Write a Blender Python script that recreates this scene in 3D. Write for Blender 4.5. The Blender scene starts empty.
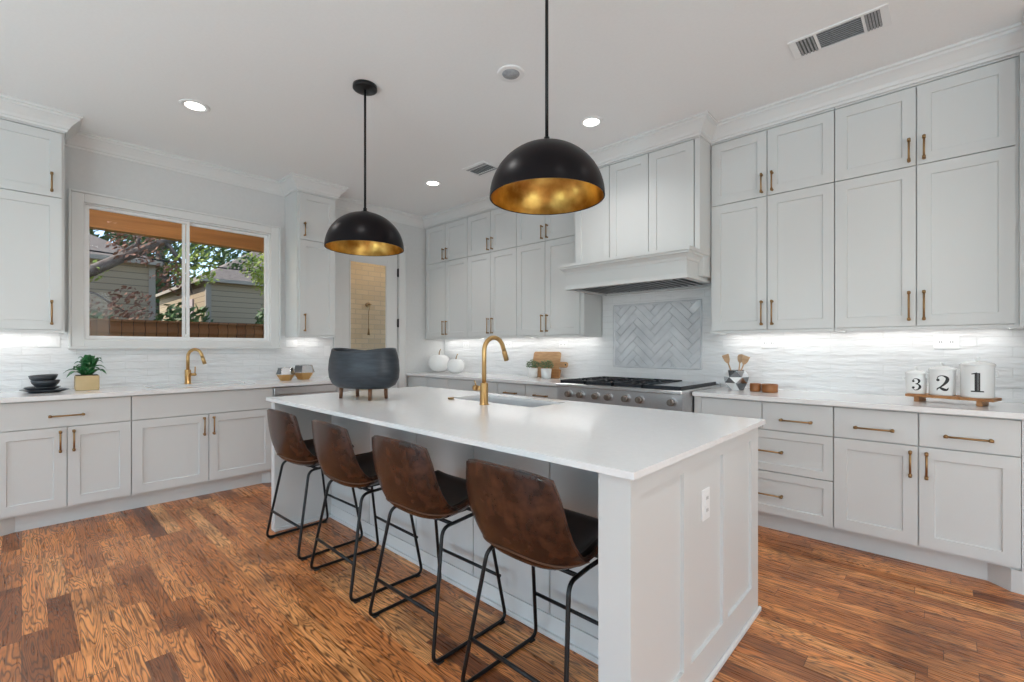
import bpy, bmesh, math, random
from mathutils import Vector, Matrix
PI = math.pi
random.seed(7)
SC = bpy.context.scene
COL = SC.collection

# ------------------------------------------------------------------ camera
FPX, CX, CYH, CAMH = 460.0, 512.0, 347.8, 1.235
YAW = math.atan((943.5 - 512) / FPX)
cd = bpy.data.cameras.new('camera')
cam = bpy.data.objects.new('camera', cd); COL.objects.link(cam)
cam.location = (0, 0, CAMH)
cam.rotation_euler = (PI / 2, 0, YAW)
cd.sensor_width = 36; cd.lens = 36 * FPX / 1024
cd.shift_y = -(341 - CYH) / 1024 * 1.0
cd.clip_start = 0.05; cd.clip_end = 300
SC.camera = cam

# ------------------------------------------------------------------ world, sun, exposure
SC.view_settings.view_transform = 'Standard'
SC.view_settings.look = 'None'
SC.view_settings.exposure = 0.0
SC.view_settings.gamma = 1
SC.view_settings.use_curve_mapping = False
w = bpy.data.worlds.new('sky'); SC.world = w; w.use_nodes = True
wn = w.node_tree.nodes; wl = w.node_tree.links; wn.clear()
wo = wn.new('ShaderNodeOutputWorld'); wb = wn.new('ShaderNodeBackground')
sk = wn.new('ShaderNodeTexSky'); sk.sky_type = 'NISHITA'; sk.sun_disc = False
sk.sun_elevation = math.radians(48); sk.sun_rotation = math.radians(200)
wb.inputs['Strength'].default_value = 0.34
wl.new(sk.outputs[0], wb.inputs[0]); wl.new(wb.outputs[0], wo.inputs[0])

def light(name, kind, loc, direction, energy, color=(1, 1, 1), **kw):
    l = bpy.data.lights.new(name, kind); o = bpy.data.objects.new(name, l); COL.objects.link(o)
    o.location = loc; l.energy = energy; l.color = color
    o.rotation_euler = Vector(direction).to_track_quat('-Z', 'Y').to_euler()
    for k, v in kw.items(): setattr(l, k, v)
    return o
light('sun', 'SUN', (-8, -8, 9), (0.30, 0.72, -0.80), 5.8, (1.0, .93, .82), angle=.01)
# daylight through the big windows behind and to the right of the camera
light('daylight_south_a', 'AREA', (-2.9, -4.40, 1.45), (0, 1, .02), 38, (.42, .73, 1.0), shape='RECTANGLE', size=2.9, size_y=2.2)
light('daylight_south_b', 'AREA', (1.6, -4.40, 1.45), (0, 1, .02), 40, (.48, .77, 1.0), shape='RECTANGLE', size=2.9, size_y=2.2)
light('daylight_east', 'AREA', (4.40, -.5, 1.45), (-1, 0, .02), 78, (.97, .96, .93), shape='RECTANGLE', size=3.9, size_y=2.2)

# added unseen fill lights on the floor that brighten the ceiling
ADDED_FILL = [(-3.3, -1.5, 'a', (.62, .92, 1.0)), (-1.0, -2.1, 'b', (.60, .90, 1.0)), (2.4, .3, 'c', (.66, .92, 1.0))]
for ux, uy, un, uc in ADDED_FILL:
    light('added_fill_' + un, 'AREA', (ux, uy, .33), (0, 0, 1), {'a': 15, 'b': 66, 'c': 60}[un], uc, shape='DISK', size=.34)

# ------------------------------------------------------------------ materials
def mat(name, color, rough=.5, metal=0.0, **kw):
    m = bpy.data.materials.new(name); m.use_nodes = True
    b = m.node_tree.nodes['Principled BSDF']
    b.inputs['Base Color'].default_value = (*color, 1)
    b.inputs['Roughness'].default_value = rough
    b.inputs['Metallic'].default_value = metal
    for k, v in kw.items():
        b.inputs[k.replace('_', ' ')].default_value = v
    return m
def N(m, t, **kw):
    n = m.node_tree.nodes.new(t)
    for k, v in kw.items(): setattr(n, k, v)
    return n
def LK(m, a, b): m.node_tree.links.new(a, b)
def BS(m): return m.node_tree.nodes['Principled BSDF']
def ramp(m, fac, stops):
    r = N(m, 'ShaderNodeValToRGB'); e = r.color_ramp.elements
    while len(e) < len(stops): e.new(.5)
    for q, (p, c) in zip(e, stops): q.position = p; q.color = (*c, 1)
    LK(m, fac, r.inputs[0]); return r.outputs[0]
def noise(m, scale, detail=3, vec=None, rough=.5, dist=0):
    n = N(m, 'ShaderNodeTexNoise'); n.inputs['Scale'].default_value = scale
    n.inputs['Detail'].default_value = detail; n.inputs['Roughness'].default_value = rough
    n.inputs['Distortion'].default_value = dist
    if vec is None:
        tc = N(m, 'ShaderNodeTexCoord'); vec = tc.outputs['Object']
    LK(m, vec, n.inputs['Vector']); return n
def bump(m, h, strength, dist=.01):
    b = N(m, 'ShaderNodeBump'); b.inputs['Strength'].default_value = strength
    b.inputs['Distance'].default_value = dist
    LK(m, h, b.inputs['Height']); LK(m, b.outputs[0], BS(m).inputs['Normal'])
def noisy(name, c0, c1, scale, rough=.5, metal=0, detail=3, bmp=0, stretch=None, lo=.3, hi=.7, **kw):
    m = mat(name, c0, rough, metal, **kw); vec = None
    if stretch:
        tc = N(m, 'ShaderNodeTexCoord'); mp = N(m, 'ShaderNodeMapping'); mp.inputs['Scale'].default_value = stretch
        LK(m, tc.outputs['Object'], mp.inputs[0]); vec = mp.outputs[0]
    n = noise(m, scale, detail, vec)
    LK(m, ramp(m, n.outputs['Fac'], [(lo, c0), (hi, c1)]), BS(m).inputs['Base Color'])
    if bmp: bump(m, n.outputs['Fac'], bmp)
    return m
def mth(m, op, a, b=None, c=None):
    n = N(m, 'ShaderNodeMath', operation=op)
    for i, v in enumerate((a, b, c)):
        if v is None: continue
        if isinstance(v, (int, float)): n.inputs[i].default_value = v
        else: LK(m, v, n.inputs[i])
    return n.outputs[0]
def mixc(m, fac, a, b, mode='MIX'):
    n = N(m, 'ShaderNodeMix', data_type='RGBA', blend_type=mode)
    if isinstance(fac, (int, float)): n.inputs[0].default_value = fac
    else: LK(m, fac, n.inputs[0])
    for i, v in ((6, a), (7, b)):
        if isinstance(v, tuple): n.inputs[i].default_value = (*v, 1)
        else: LK(m, v, n.inputs[i])
    return n.outputs[2]

CAB = mat('cabinet_paint', (.66, .665, .655), .38)
WALLM = noisy('wall_paint', (.66, .66, .655), (.68, .68, .675), 30, .6, bmp=.02)
CEILM = noisy('ceiling_paint', (.88, .88, .88), (.90, .90, .90), 60, .7, bmp=.03)
TRIM = mat('trim_paint', (.74, .74, .73), .35)
QUARTZ = noisy('quartz', (.80, .79, .785), (.83, .82, .815), 45, .14, detail=5)
BRASS = mat('brushed_brass', (.60, .38, .16), .30, 1.0)
BRONZE = mat('aged_brass', (.36, .22, .10), .35, 1.0)
BLACK = mat('black_metal', (.006, .006, .007), .32, .3)
STEEL = noisy('brushed_steel', (.55, .55, .56), (.66, .66, .67), 40, .28, 1.0, stretch=(1, 1, 20))
PEWT = mat('pewter', (.30, .26, .23), .30, 1.0)
IRON = mat('cast_iron', (.015, .017, .022), .45, .3)
CERAM = mat('white_ceramic', (.86, .86, .85), .18)
INK = mat('black_print', (.012, .012, .012), .5)
PLASTIC = mat('white_plastic', (.85, .85, .85), .3)
DARK = mat('dark_slot', (.03, .03, .03), .6)

def oak_floor():
    m = mat('oak_floor', (.3, .12, .05), .3)
    tc = N(m, 'ShaderNodeTexCoord'); sp = N(m, 'ShaderNodeSeparateXYZ'); LK(m, tc.outputs['Object'], sp.inputs[0])
    X, Y = sp.outputs[0], sp.outputs[1]
    yy = mth(m, 'DIVIDE', Y, .083); row = mth(m, 'FLOOR', yy); fy = mth(m, 'FRACT', yy)
    wn1 = N(m, 'ShaderNodeTexWhiteNoise', noise_dimensions='1D'); LK(m, row, wn1.inputs['W'])
    ln = mth(m, 'MULTIPLY_ADD', wn1.outputs['Value'], .6, .55)
    xx = mth(m, 'DIVIDE', mth(m, 'ADD', X, mth(m, 'MULTIPLY', wn1.outputs['Value'], 17.3)), ln)
    idx = mth(m, 'FLOOR', xx); fx = mth(m, 'FRACT', xx)
    cb = N(m, 'ShaderNodeCombineXYZ'); LK(m, row, cb.inputs[0]); LK(m, idx, cb.inputs[1])
    wn2 = N(m, 'ShaderNodeTexWhiteNoise', noise_dimensions='3D'); LK(m, cb.outputs[0], wn2.inputs['Vector'])
    r = wn2.outputs['Value']
    # grain field, offset per plank
    gv = N(m, 'ShaderNodeCombineXYZ')
    LK(m, mth(m, 'MULTIPLY', X, 1.1), gv.inputs[0]); LK(m, mth(m, 'MULTIPLY', Y, 11.0), gv.inputs[1])
    LK(m, mth(m, 'MULTIPLY', r, 40), gv.inputs[2])
    n1 = noise(m, 1.25, 2.5, gv.outputs[0], .5, .25)
    lines = mth(m, 'SINE', mth(m, 'MULTIPLY', n1.outputs['Fac'], 135))
    lines = mth(m, 'MULTIPLY_ADD', lines, .5, .5)
    lines = mth(m, 'POWER', lines, 3.0)
    gv2 = N(m, 'ShaderNodeCombineXYZ')
    LK(m, mth(m, 'MULTIPLY', X, 4.0), gv2.inputs[0]); LK(m, mth(m, 'MULTIPLY', Y, 110.0), gv2.inputs[1]); LK(m, mth(m, 'MULTIPLY', r, 17), gv2.inputs[2])
    n2 = noise(m, 1.0, 4, gv2.outputs[0], .65)
    n3 = noise(m, 2.2, 4, None, .6, .4)
    base = ramp(m, r, [(0, (.20, .055, .015)), (.12, (.46, .15, .040)), (.5, (.72, .26, .075)), (.85, (.86, .345, .11)), (1, (.93, .45, .17))])
    fine = ramp(m, n2.outputs['Fac'], [(.30, (.52, .46, .42)), (.60, (1.12, 1.12, 1.12))])
    c = mixc(m, 1.0, base, fine, 'MULTIPLY')
    blot = ramp(m, n3.outputs['Fac'], [(.36, (.42, .38, .36)), (.5, (1, 1, 1))])
    c = mixc(m, .75, c, blot, 'MULTIPLY')
    c = mixc(m, mth(m, 'MULTIPLY', lines, .80), c, (.06, .021, .009))
    ey = mth(m, 'LESS_THAN', mth(m, 'MINIMUM', fy, mth(m, 'SUBTRACT', 1, fy)), .012)
    ex = mth(m, 'LESS_THAN', mth(m, 'MINIMUM', fx, mth(m, 'SUBTRACT', 1, fx)), .0015)
    gap = mth(m, 'MAXIMUM', ey, ex)
    c = mixc(m, mth(m, 'MULTIPLY', gap, .7), c, (.03, .012, .006))
    LK(m, c, BS(m).inputs['Base Color'])
    LK(m, mth(m, 'MULTIPLY_ADD', n2.outputs['Fac'], .18, .20), BS(m).inputs['Roughness'])
    h = mth(m, 'SUBTRACT', mth(m, 'MULTIPLY', n2.outputs['Fac'], .3), mth(m, 'MULTIPLY', gap, .6))
    bump(m, h, .25, .004)
    return m
FLOORM = oak_floor()

def subway(name, u='X', tint=(.80, .80, .80)):
    m = mat(name, tint, .16)
    tc = N(m, 'ShaderNodeTexCoord'); sp = N(m, 'ShaderNodeSeparateXYZ'); LK(m, tc.outputs['Object'], sp.inputs[0])
    cb = N(m, 'ShaderNodeCombineXYZ'); LK(m, sp.outputs[u], cb.inputs[0]); LK(m, sp.outputs['Z'], cb.inputs[1])
    b = N(m, 'ShaderNodeTexBrick'); LK(m, cb.outputs[0], b.inputs['Vector'])
    b.offset = .5; b.inputs['Scale'].default_value = 1; b.inputs['Brick Width'].default_value = .30
    b.inputs['Row Height'].default_value = .062; b.inputs['Mortar Size'].default_value = .0018
    b.inputs['Mortar Smooth'].default_value = .3
    b.inputs['Color1'].default_value = (.81, .81, .815, 1); b.inputs['Color2'].default_value = (.77, .775, .78, 1)
    b.inputs['Mortar'].default_value = (.73, .73, .73, 1)
    LK(m, b.outputs['Color'], BS(m).inputs['Base Color'])
    mp = N(m, 'ShaderNodeMapping'); mp.inputs['Scale'].default_value = (6, 6, 26) ; LK(m, tc.outputs['Object'], mp.inputs[0])
    n = noise(m, 1.3, 2, mp.outputs[0])
    h = mth(m, 'SUBTRACT', mth(m, 'MULTIPLY', n.outputs['Fac'], 1.8), mth(m, 'MULTIPLY', b.outputs['Fac'], .5))
    bump(m, h, .7, .008)
    return m
TILE_X = subway('subway_tile_range', 'X'); TILE_Y = subway('subway_tile_window', 'Y')
HERR = noisy('herringbone_tile', (.56, .575, .60), (.72, .73, .75), 6, .10, bmp=.6, detail=2)
GROUT = mat('grout', (.62, .62, .62), .7)

LEATHER = noisy('brown_leather', (.016, .0062, .004), (.082, .030, .015), 22, .26, detail=10, lo=.36, hi=.72)
_n = noise(LEATHER, 260, 2); bump(LEATHER, _n.outputs['Fac'], .12, .002)
SEATM = noisy('dark_seat_leather', (.013, .008, .007), (.030, .016, .012), 14, .42, detail=4)  # shell leather darkened for the counter's shade on the seat
STITCH = mat('stitching', (.10, .045, .022), .6)
GOLD = noisy('gold_leaf', (.28, .13, .02), (.80, .52, .15), 7, .34, 1.0, detail=6, lo=.32, hi=.62)
_n = noise(GOLD, 22, 4); bump(GOLD, _n.outputs['Fac'], .18, .01)
DOME = noisy('dark_bronze_shade', (.003, .002, .003), (.008, .005, .006), 5, .34, .0)
BS(DOME).inputs['Specular IOR Level'].default_value = .14
WOODL = noisy('light_wood', (.50, .31, .17), (.64, .43, .26), 6, .55, stretch=(1, 8, 8))
WOODM = noisy('acacia_wood', (.30, .12, .035), (.46, .22, .08), 6, .45, stretch=(1, 8, 8))
AMBER = noisy('amber_wood', (.22, .075, .018), (.38, .15, .045), 14, .35)
CORKW = noisy('cutting_board_wood', (.42, .22, .10), (.58, .35, .18), 14, .55, stretch=(1, 1, 6))
SLATE = noisy('slate_glaze', (.022, .025, .030), (.05, .055, .064), 9, .35)
CHAR = noisy('charcoal_planter', (.012, .017, .024), (.032, .041, .052), 12, .42, stretch=(1, 1, 6))
LEAFD = noisy('dark_green_leaf', (.015, .09, .028), (.035, .17, .05), 20, .35)
LEAFG = noisy('sage_leaf', (.09, .16, .07), (.19, .28, .13), 30, .55)
POTG = noisy('gold_tan_pot', (.55, .39, .19), (.66, .49, .27), 4, .45)
SILVER = mat('facet_silver', (.70, .71, .73), .18, 1.0)
FACET = mat('facet_grey', (.16, .17, .18), .25, .5)
SPEAK = noisy('speaker_grille', (.30, .31, .33), (.42, .43, .45), 60, .5)
def glassmat(name, tint=(1, 1, 1), refl=.07):
    m = bpy.data.materials.new(name); m.use_nodes = True; nt = m.node_tree; nt.nodes.clear()
    o = nt.nodes.new('ShaderNodeOutputMaterial'); mx = nt.nodes.new('ShaderNodeMixShader')
    t = nt.nodes.new('ShaderNodeBsdfTransparent'); g = nt.nodes.new('ShaderNodeBsdfGlossy')
    t.inputs[0].default_value = (*tint, 1); g.inputs['Roughness'].default_value = .02
    mx.inputs[0].default_value = refl
    nt.links.new(t.outputs[0], mx.inputs[1]); nt.links.new(g.outputs[0], mx.inputs[2]); nt.links.new(mx.outputs[0], o.inputs[0])
    return m
PANE = glassmat('window_glass', (1, 1, 1), .013); GLASSW = glassmat('clear_bowl_glass', (.93, .95, .95), .22)
def emit(name, c, s):
    m = mat(name, c, .5); b = BS(m); b.inputs['Emission Color'].default_value = (*c, 1); b.inputs['Emission Strength'].default_value = s; return m
LAMP = emit('lamp_glow', (1, .97, .92), 7); STRIP = emit('led_strip', (1, .98, .95), 2.2)

# ------------------------------------------------------------------ mesh helpers
class MB:
    def __init__(s): s.v = []; s.f = []; s.mi = []; s.sm = []; s.cur = 0; s.smooth = False
    def add(s, vs, fs, smooth=None):
        o = len(s.v); s.v += [tuple(p) for p in vs]
        for q in fs:
            s.f.append([o + i for i in q]); s.mi.append(s.cur); s.sm.append(s.smooth if smooth is None else smooth)
        return s
    def box(s, x0, x1, y0, y1, z0, z1):
        x0, x1 = min(x0, x1), max(x0, x1); y0, y1 = min(y0, y1), max(y0, y1); z0, z1 = min(z0, z1), max(z0, z1)
        return s.add([(x0,y0,z0),(x1,y0,z0),(x1,y1,z0),(x0,y1,z0),(x0,y0,z1),(x1,y0,z1),(x1,y1,z1),(x0,y1,z1)],
              [(0,3,2,1),(4,5,6,7),(0,1,5,4),(1,2,6,5),(2,3,7,6),(3,0,4,7)], False)
    def prism(s, pts, z0, z1):      # plan polygon (ccw) extruded in z
        n = len(pts)
        return s.add([(x, y, z0) for x, y in pts] + [(x, y, z1) for x, y in pts],
              [tuple(range(n))[::-1], tuple(range(n, 2*n))] + [(i, (i+1) % n, n + (i+1) % n, n + i) for i in range(n)], False)
    def prism_axis(s, pts, a0, a1, axis):   # profile (p,q) extruded along x ('x': p=y,q=z) or y ('y': p=x,q=z)
        n = len(pts)
        def P(a, p, q): return (a, p, q) if axis == 'x' else (p, a, q)
        return s.add([P(a0, *c) for c in pts] + [P(a1, *c) for c in pts],
              [tuple(range(n))[::-1], tuple(range(n, 2*n))] + [(i, (i+1) % n, n + (i+1) % n, n + i) for i in range(n)], False)
    def lathe(s, prof, c=(0, 0), seg=32, sx=1, sy=1, smooth=True, cap=True):   # profile [(r,z)]
        vs = []; fs = []
        for r, z in prof:
            for k in range(seg):
                a = 2*PI*k/seg; vs.append((c[0] + r*sx*math.cos(a), c[1] + r*sy*math.sin(a), z))
        for i in range(len(prof)-1):
            for k in range(seg):
                k2 = (k+1) % seg; fs.append((i*seg+k, i*seg+k2, (i+1)*seg+k2, (i+1)*seg+k))
        s.add(vs, fs, smooth)
        if not cap: return s
        if prof[0][0] > 1e-4: s.add([vs[k] for k in range(seg)], [tuple(range(seg))[::-1]], False)
        if prof[-1][0] > 1e-4: s.add([vs[(len(prof)-1)*seg+k] for k in range(seg)], [tuple(range(seg))], False)
        return s
    def tube(s, pts, r, seg=10, cap=True):
        pts = [Vector(p) for p in pts]; n = len(pts)
        rr = r if isinstance(r, (list, tuple)) else [r]*n
        vs = []; fs = []; up = None
        for i, p in enumerate(pts):
            t = (pts[min(i+1, n-1)] - pts[max(i-1, 0)]).normalized()
            if up is None:
                up = Vector((0, 0, 1)) if abs(t.z) < .9 else Vector((1, 0, 0))
            a = t.cross(up).normalized(); b = a.cross(t).normalized(); up = b
            for k in range(seg):
                q = 2*PI*k/seg; vs.append(p + (a*math.cos(q) + b*math.sin(q))*rr[i])
        for i in range(n-1):
            for k in range(seg):
                k2 = (k+1) % seg; fs.append((i*seg+k, i*seg+k2, (i+1)*seg+k2, (i+1)*seg+k))
        s.add(vs, fs, True)
        if cap:
            s.add(vs[:seg], [tuple(range(seg))[::-1]], False); s.add(vs[-seg:], [tuple(range(seg))], False)
        return s
    def grid(s, fn, nu, nv, smooth=True):
        vs = [fn(i/nu, j/nv) for j in range(nv+1) for i in range(nu+1)]
        fs = [(j*(nu+1)+i, j*(nu+1)+i+1, (j+1)*(nu+1)+i+1, (j+1)*(nu+1)+i) for j in range(nv) for i in range(nu)]
        return s.add(vs, fs, smooth)
    def build(s, name, m, parent=None, bevel=0, off=None, weld=None, solid=0, fixn=True, seg=1):
        if off is not None:
            s.v = [(a-off[0], b-off[1], c-off[2]) for a, b, c in s.v]
        me = bpy.data.meshes.new(name); me.from_pydata(s.v, [], s.f)
        ms = m if isinstance(m, (list, tuple)) else [m]
        for q in ms: me.materials.append(q)
        for p, i, t in zip(me.polygons, s.mi, s.sm): p.material_index = i; p.use_smooth = t
        if fixn:
            bm = bmesh.new(); bm.from_mesh(me)
            if weld or (weld is None and not bevel): bmesh.ops.remove_doubles(bm, verts=bm.verts, dist=1e-5)
            bmesh.ops.recalc_face_normals(bm, faces=bm.faces); bm.to_mesh(me); bm.free()
        o = bpy.data.objects.new(name, me); COL.objects.link(o)
        if parent: o.parent = parent
        if solid:
            q = o.modifiers.new('solid', 'SOLIDIFY'); q.thickness = solid; q.offset = 0
        if bevel:
            q = o.modifiers.new('bevel', 'BEVEL'); q.width = bevel; q.segments = seg; q.limit_method = 'ANGLE'; q.angle_limit = math.radians(50)
        return o
def frame(b, x0, x1, a0, a1, z0, z1, t):
    b.box(x0, x1, a0, a0+t, z0, z1); b.box(x0, x1, a1-t, a1, z0, z1); b.box(x0, x1, a0+t, a1-t, z0, z0+t); b.box(x0, x1, a0+t, a1-t, z1-t, z1); return b
def arc(c, r, a0, a1, n, plane='xz'):
    out = []
    for i in range(n+1):
        a = math.radians(a0 + (a1-a0)*i/n); p, q = r*math.cos(a), r*math.sin(a)
        out.append((c[0]+p, c[1], c[2]+q) if plane == 'xz' else ((c[0], c[1]+p, c[2]+q) if plane == 'yz' else (c[0]+p, c[1]+q, c[2])))
    return out
def rounded(pts, r, n=5):
    pts = [Vector(p) for p in pts]; out = [pts[0]]
    for i in range(1, len(pts)-1):
        a, b, c = pts[i-1], pts[i], pts[i+1]
        d1 = (a-b); d2 = (c-b); rr = min(r, d1.length*.45, d2.length*.45)
        p0 = b + d1.normalized()*rr; p1 = b + d2.normalized()*rr
        for k in range(n+1):
            t = k/n; out.append(p0*(1-t)**2 + b*2*t*(1-t) + p1*t*t)
    out.append(pts[-1]); return out
def tag(o, label, cat, group=None, kind=None):
    o['label'] = label; o['category'] = cat
    if group: o['group'] = group
    if kind: o['kind'] = kind
    return o
def thing(name, label, cat, loc=(0, 0, 0), rz=0, group=None):
    o = bpy.data.objects.new(name, None); COL.objects.link(o); o.location = loc; o.rotation_euler = (0, 0, rz)
    o.empty_display_size = .05
    return tag(o, label, cat, group)
def struct(name, mb, m, parent=None, bevel=0):
    o = mb.build(name, m, parent, bevel)
    if not parent: o['kind'] = 'structure'
    return o
def copy_tree(o, parent=None):
    c = o.copy(); COL.objects.link(c)
    if parent: c.parent = parent
    for ch in [q for q in list(bpy.data.objects) if q.parent == o]: copy_tree(ch, c)
    return c

# ------------------------------------------------------------------ room constants
WX, WY, CZ = -5.07, 4.03, 2.95        # left wall, range wall, ceiling
CT = .91                                # perimeter counter top
UB, UM, UT = 1.345, 2.335, 2.815        # wall cabinets: bottom, split, top
RX = .39                                # return wall right of the range run

# ------------------------------------------------------------------ setting
struct('floor', MB().box(WX-.13, 4.6, -4.6, WY+.13, -.1, 0), FLOORM)
struct('ceiling', MB().box(WX-.13, 4.6, -4.6, WY+.13, CZ, CZ+.1), CEILM)
WY0, WY1, WZ0, WZ1 = .335, 1.765, 1.29, 2.42      # kitchen window opening
DY0, DY1, DZ1 = 2.52, 3.29, 2.44                  # pantry door opening
b = MB()
b.box(WX-.13, WX, -4.6, WY0, 0, CZ); b.box(WX-.13, WX, WY0, WY1, 0, WZ0); b.box(WX-.13, WX, WY0, WY1, WZ1, CZ)
b.box(WX-.13, WX, WY1, DY0, 0, CZ); b.box(WX-.13, WX, DY0, DY1, DZ1, CZ); b.box(WX-.13, WX, DY1, WY+.13, 0, CZ)
struct('wall_left', b, WALLM)
struct('wall_back', MB().box(WX, 4.6, WY, WY+.13, 0, CZ), WALLM)
struct('wall_return', MB().box(RX, RX+.13, 3.44, WY, 0, CZ), WALLM)
# wall behind the camera with two wide windows, wall to the right with one
b = MB(); b.box(WX, 4.6, -4.6, -4.47, 0, .3); b.box(WX, 4.6, -4.6, -4.47, 2.6, CZ)
for a, c in ((WX, -4.4), (-1.4, .1), (3.1, 4.6)): b.box(a, c, -4.6, -4.47, .3, 2.6)
struct('wall_south', b, WALLM)
b = MB(); b.box(4.47, 4.6, -4.47, WY, 0, .3); b.box(4.47, 4.6, -4.47, WY, 2.6, CZ)
for a, c in ((-4.47, -2.5), (1.5, WY)): b.box(4.47, 4.6, a, c, .3, 2.6)
struct('wall_right', b, WALLM)

def big_window(n, x0, x1, y0, y1, along):
    o = MB()
    if along == 'x':
        for a in (x0, (x0+x1)/2-.03, x1-.06): o.box(a, a+.06, y0, y1, .3, 2.6)
        o.box(x0, x1, y0, y1, .3, .36); o.box(x0, x1, y0, y1, 2.54, 2.6)
    else:
        for a in (y0, (y0+y1)/2-.03, y1-.06): o.box(x0, x1, a, a+.06, .3, 2.6)
        o.box(x0, x1, y0, y1, .3, .36); o.box(x0, x1, y0, y1, 2.54, 2.6)
    f = struct('window_%d' % n, o, TRIM)
    p = MB()
    if along == 'x': p.box(x0, x1, (y0+y1)/2-.003, (y0+y1)/2+.003, .33, 2.57)
    else: p.box((x0+x1)/2-.003, (x0+x1)/2+.003, y0, y1, .33, 2.57)
    p.build('pane', PANE, f)
big_window(2, -4.4, -1.4, -4.56, -4.50, 'x'); big_window(3, .1, 3.1, -4.56, -4.50, 'x'); big_window(4, 4.50, 4.56, -2.5, 1.5, 'y')

# crown moulding: profile (outward, z) swept along plan paths with mitred corners
CROWN = [(0, 2.83), (.010, 2.83), (.014, 2.845), (.022, 2.85), (.030, 2.868), (.050, 2.893), (.068, 2.912), (.078, 2.918), (.080, 2.932), (.092, 2.936), (.092, CZ), (0, CZ)]
def sweep(path, prof, name, m, closed=False):
    # outward = right-hand side of travel
    n = len(path); P = [Vector(p) for p in path]; nr = []
    for i in range(n):
        ds = []
        if i > 0: ds.append((P[i]-P[i-1]).normalized())
        if i < n-1: ds.append((P[i+1]-P[i]).normalized())
        ns = [Vector((d.y, -d.x)) for d in ds]
        a = sum(ns, Vector((0, 0))); a = a.normalized()
        nr.append(a / max(.3, a.dot(ns[0])))
    k = len(prof); mb = MB(); vs = []
    for p, q in zip(P, nr):
        for o, z in prof: vs.append((p.x + q.x*o, p.y + q.y*o, z))
    fs = []
    for i in range(n-1):
        for j in range(k):
            j2 = (j+1) % k; fs.append((i*k+j, i*k+j2, (i+1)*k+j2, (i+1)*k+j))
    fs.append(tuple(range(k))); fs.append(tuple((n-1)*k + j for j in range(k))[::-1])
    mb.add(vs, fs, False); return struct(name, mb, m)
FL = -4.74; FR = 3.69; FH = 3.48     # front planes: left uppers, range uppers, hood chimney
sweep([(FL, -1.2), (FL, .219), (WX, .219), (WX, 1.90), (FL, 1.90), (FL, 2.305), (WX, 2.305), (WX, FR+.02)], CROWN, 'trim_1', TRIM)
sweep([(WX, FR), (-2.478, FR), (-2.478, FH), (-1.335, FH), (-1.335, FR), (RX, FR), (RX, 3.44)], CROWN, 'trim_2', TRIM)

# ------------------------------------------------------------------ kitchen window
b = MB()
c0, c1, cz0, cz1 = .252, 1.852, 1.225, 2.495
b.box(WX, WX+.022, c0+.016, WY0+.01, cz0+.016, cz1-.016); b.box(WX, WX+.022, WY1-.01, c1-.016, cz0+.016, cz1-.016)
b.box(WX, WX+.022, WY0+.01, WY1-.01, WZ1-.01, cz1-.016); b.box(WX, WX+.022, WY0+.01, WY1-.01, cz0+.016, WZ0+.01)
frame(b, WX, WX+.034, c0, c1, cz0, cz1, .016); b.box(WX+.034, WX+.045, c0-.005, c1+.005, cz0, cz0+.02)
struct('trim_3', b, TRIM, bevel=.003)
b = MB(); t = .020; xa, xb = WX-.085, WX-.01
frame(b, xa, xb, WY0, WY1, WZ0, WZ1, t)
win = struct('window_1', b, PLASTIC, bevel=.002)
for (a0, a1, xx) in ((WY0+t, 1.065, -.035), (1.015, WY1-t, -.065)):
    s = MB(); q = .024; xa, xb = WX+xx-.013, WX+xx+.013; z0, z1 = WZ0+t, WZ1-t
    frame(s, xa, xb, a0, a1, z0, z1, q)
    so = s.build('sash', PLASTIC, win, .002)
    MB().box(WX+xx-.002, WX+xx+.002, a0+q, a1-q, z0+q, z1-q).build('pane', PANE, so)
MB().box(WX-.025, WX-.008, 1.022, 1.046, 1.335, 1.36).build('latch', PLASTIC, win, .003)

# ------------------------------------------------------------------ glazed back door
b = MB()
b.box(WX, WX+.02, 2.425, DY0, 0, 2.54); b.box(WX, WX+.02, DY1, 3.385, 0, 2.54); b.box(WX, WX+.02, DY0, DY1, DZ1, 2.54)
b.box(WX+.02, WX+.032, 2.425, 2.440, 0, 2.54); b.box(WX+.02, WX+.032, 3.37, 3.385, 0, 2.54); b.box(WX+.02, WX+.032, 2.44, 3.37, 2.525, 2.54)
struct('trim_4', b, TRIM, bevel=.002)
b = MB(); xa, xb = WX-.06, WX-.015; g0, g1, gz0, gz1 = 2.63, 3.135, .30, 2.27
b.box(xa, xb, DY0+.008, g0, .01, DZ1-.008); b.box(xa, xb, g1, DY1-.008, .01, DZ1-.008); b.box(xa, xb, g0, g1, .01, gz0); b.box(xa, xb, g0, g1, gz1, DZ1-.008)
dr = struct('door_1', b, TRIM, bevel=.003)
b = MB()
frame(b, xb, xb+.008, g0, g1, gz0, gz1, .014)
b.build('glazing_bead', TRIM, dr)
MB().box(xa+.02, xa+.026, g0, g1, gz0, gz1).build('pane', PANE, dr)
for z in (2.14, 1.50, .35):
    MB().box(WX-.017, WX+.004, DY1-.014, DY1-.002, z, z+.10).tube([(WX+.004, DY1-.006, z-.004), (WX+.004, DY1-.006, z+.104)], .008).build('hinge', BLACK, dr)
b = MB(); b.tube([(WX-.016, 2.575, .98), (WX+.02, 2.575, .98)], .011); b.tube([(WX+.02, 2.575, .98), (WX+.02, 2.68, .98)], .008)
b.build('door_handle', BLACK, dr)

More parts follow.
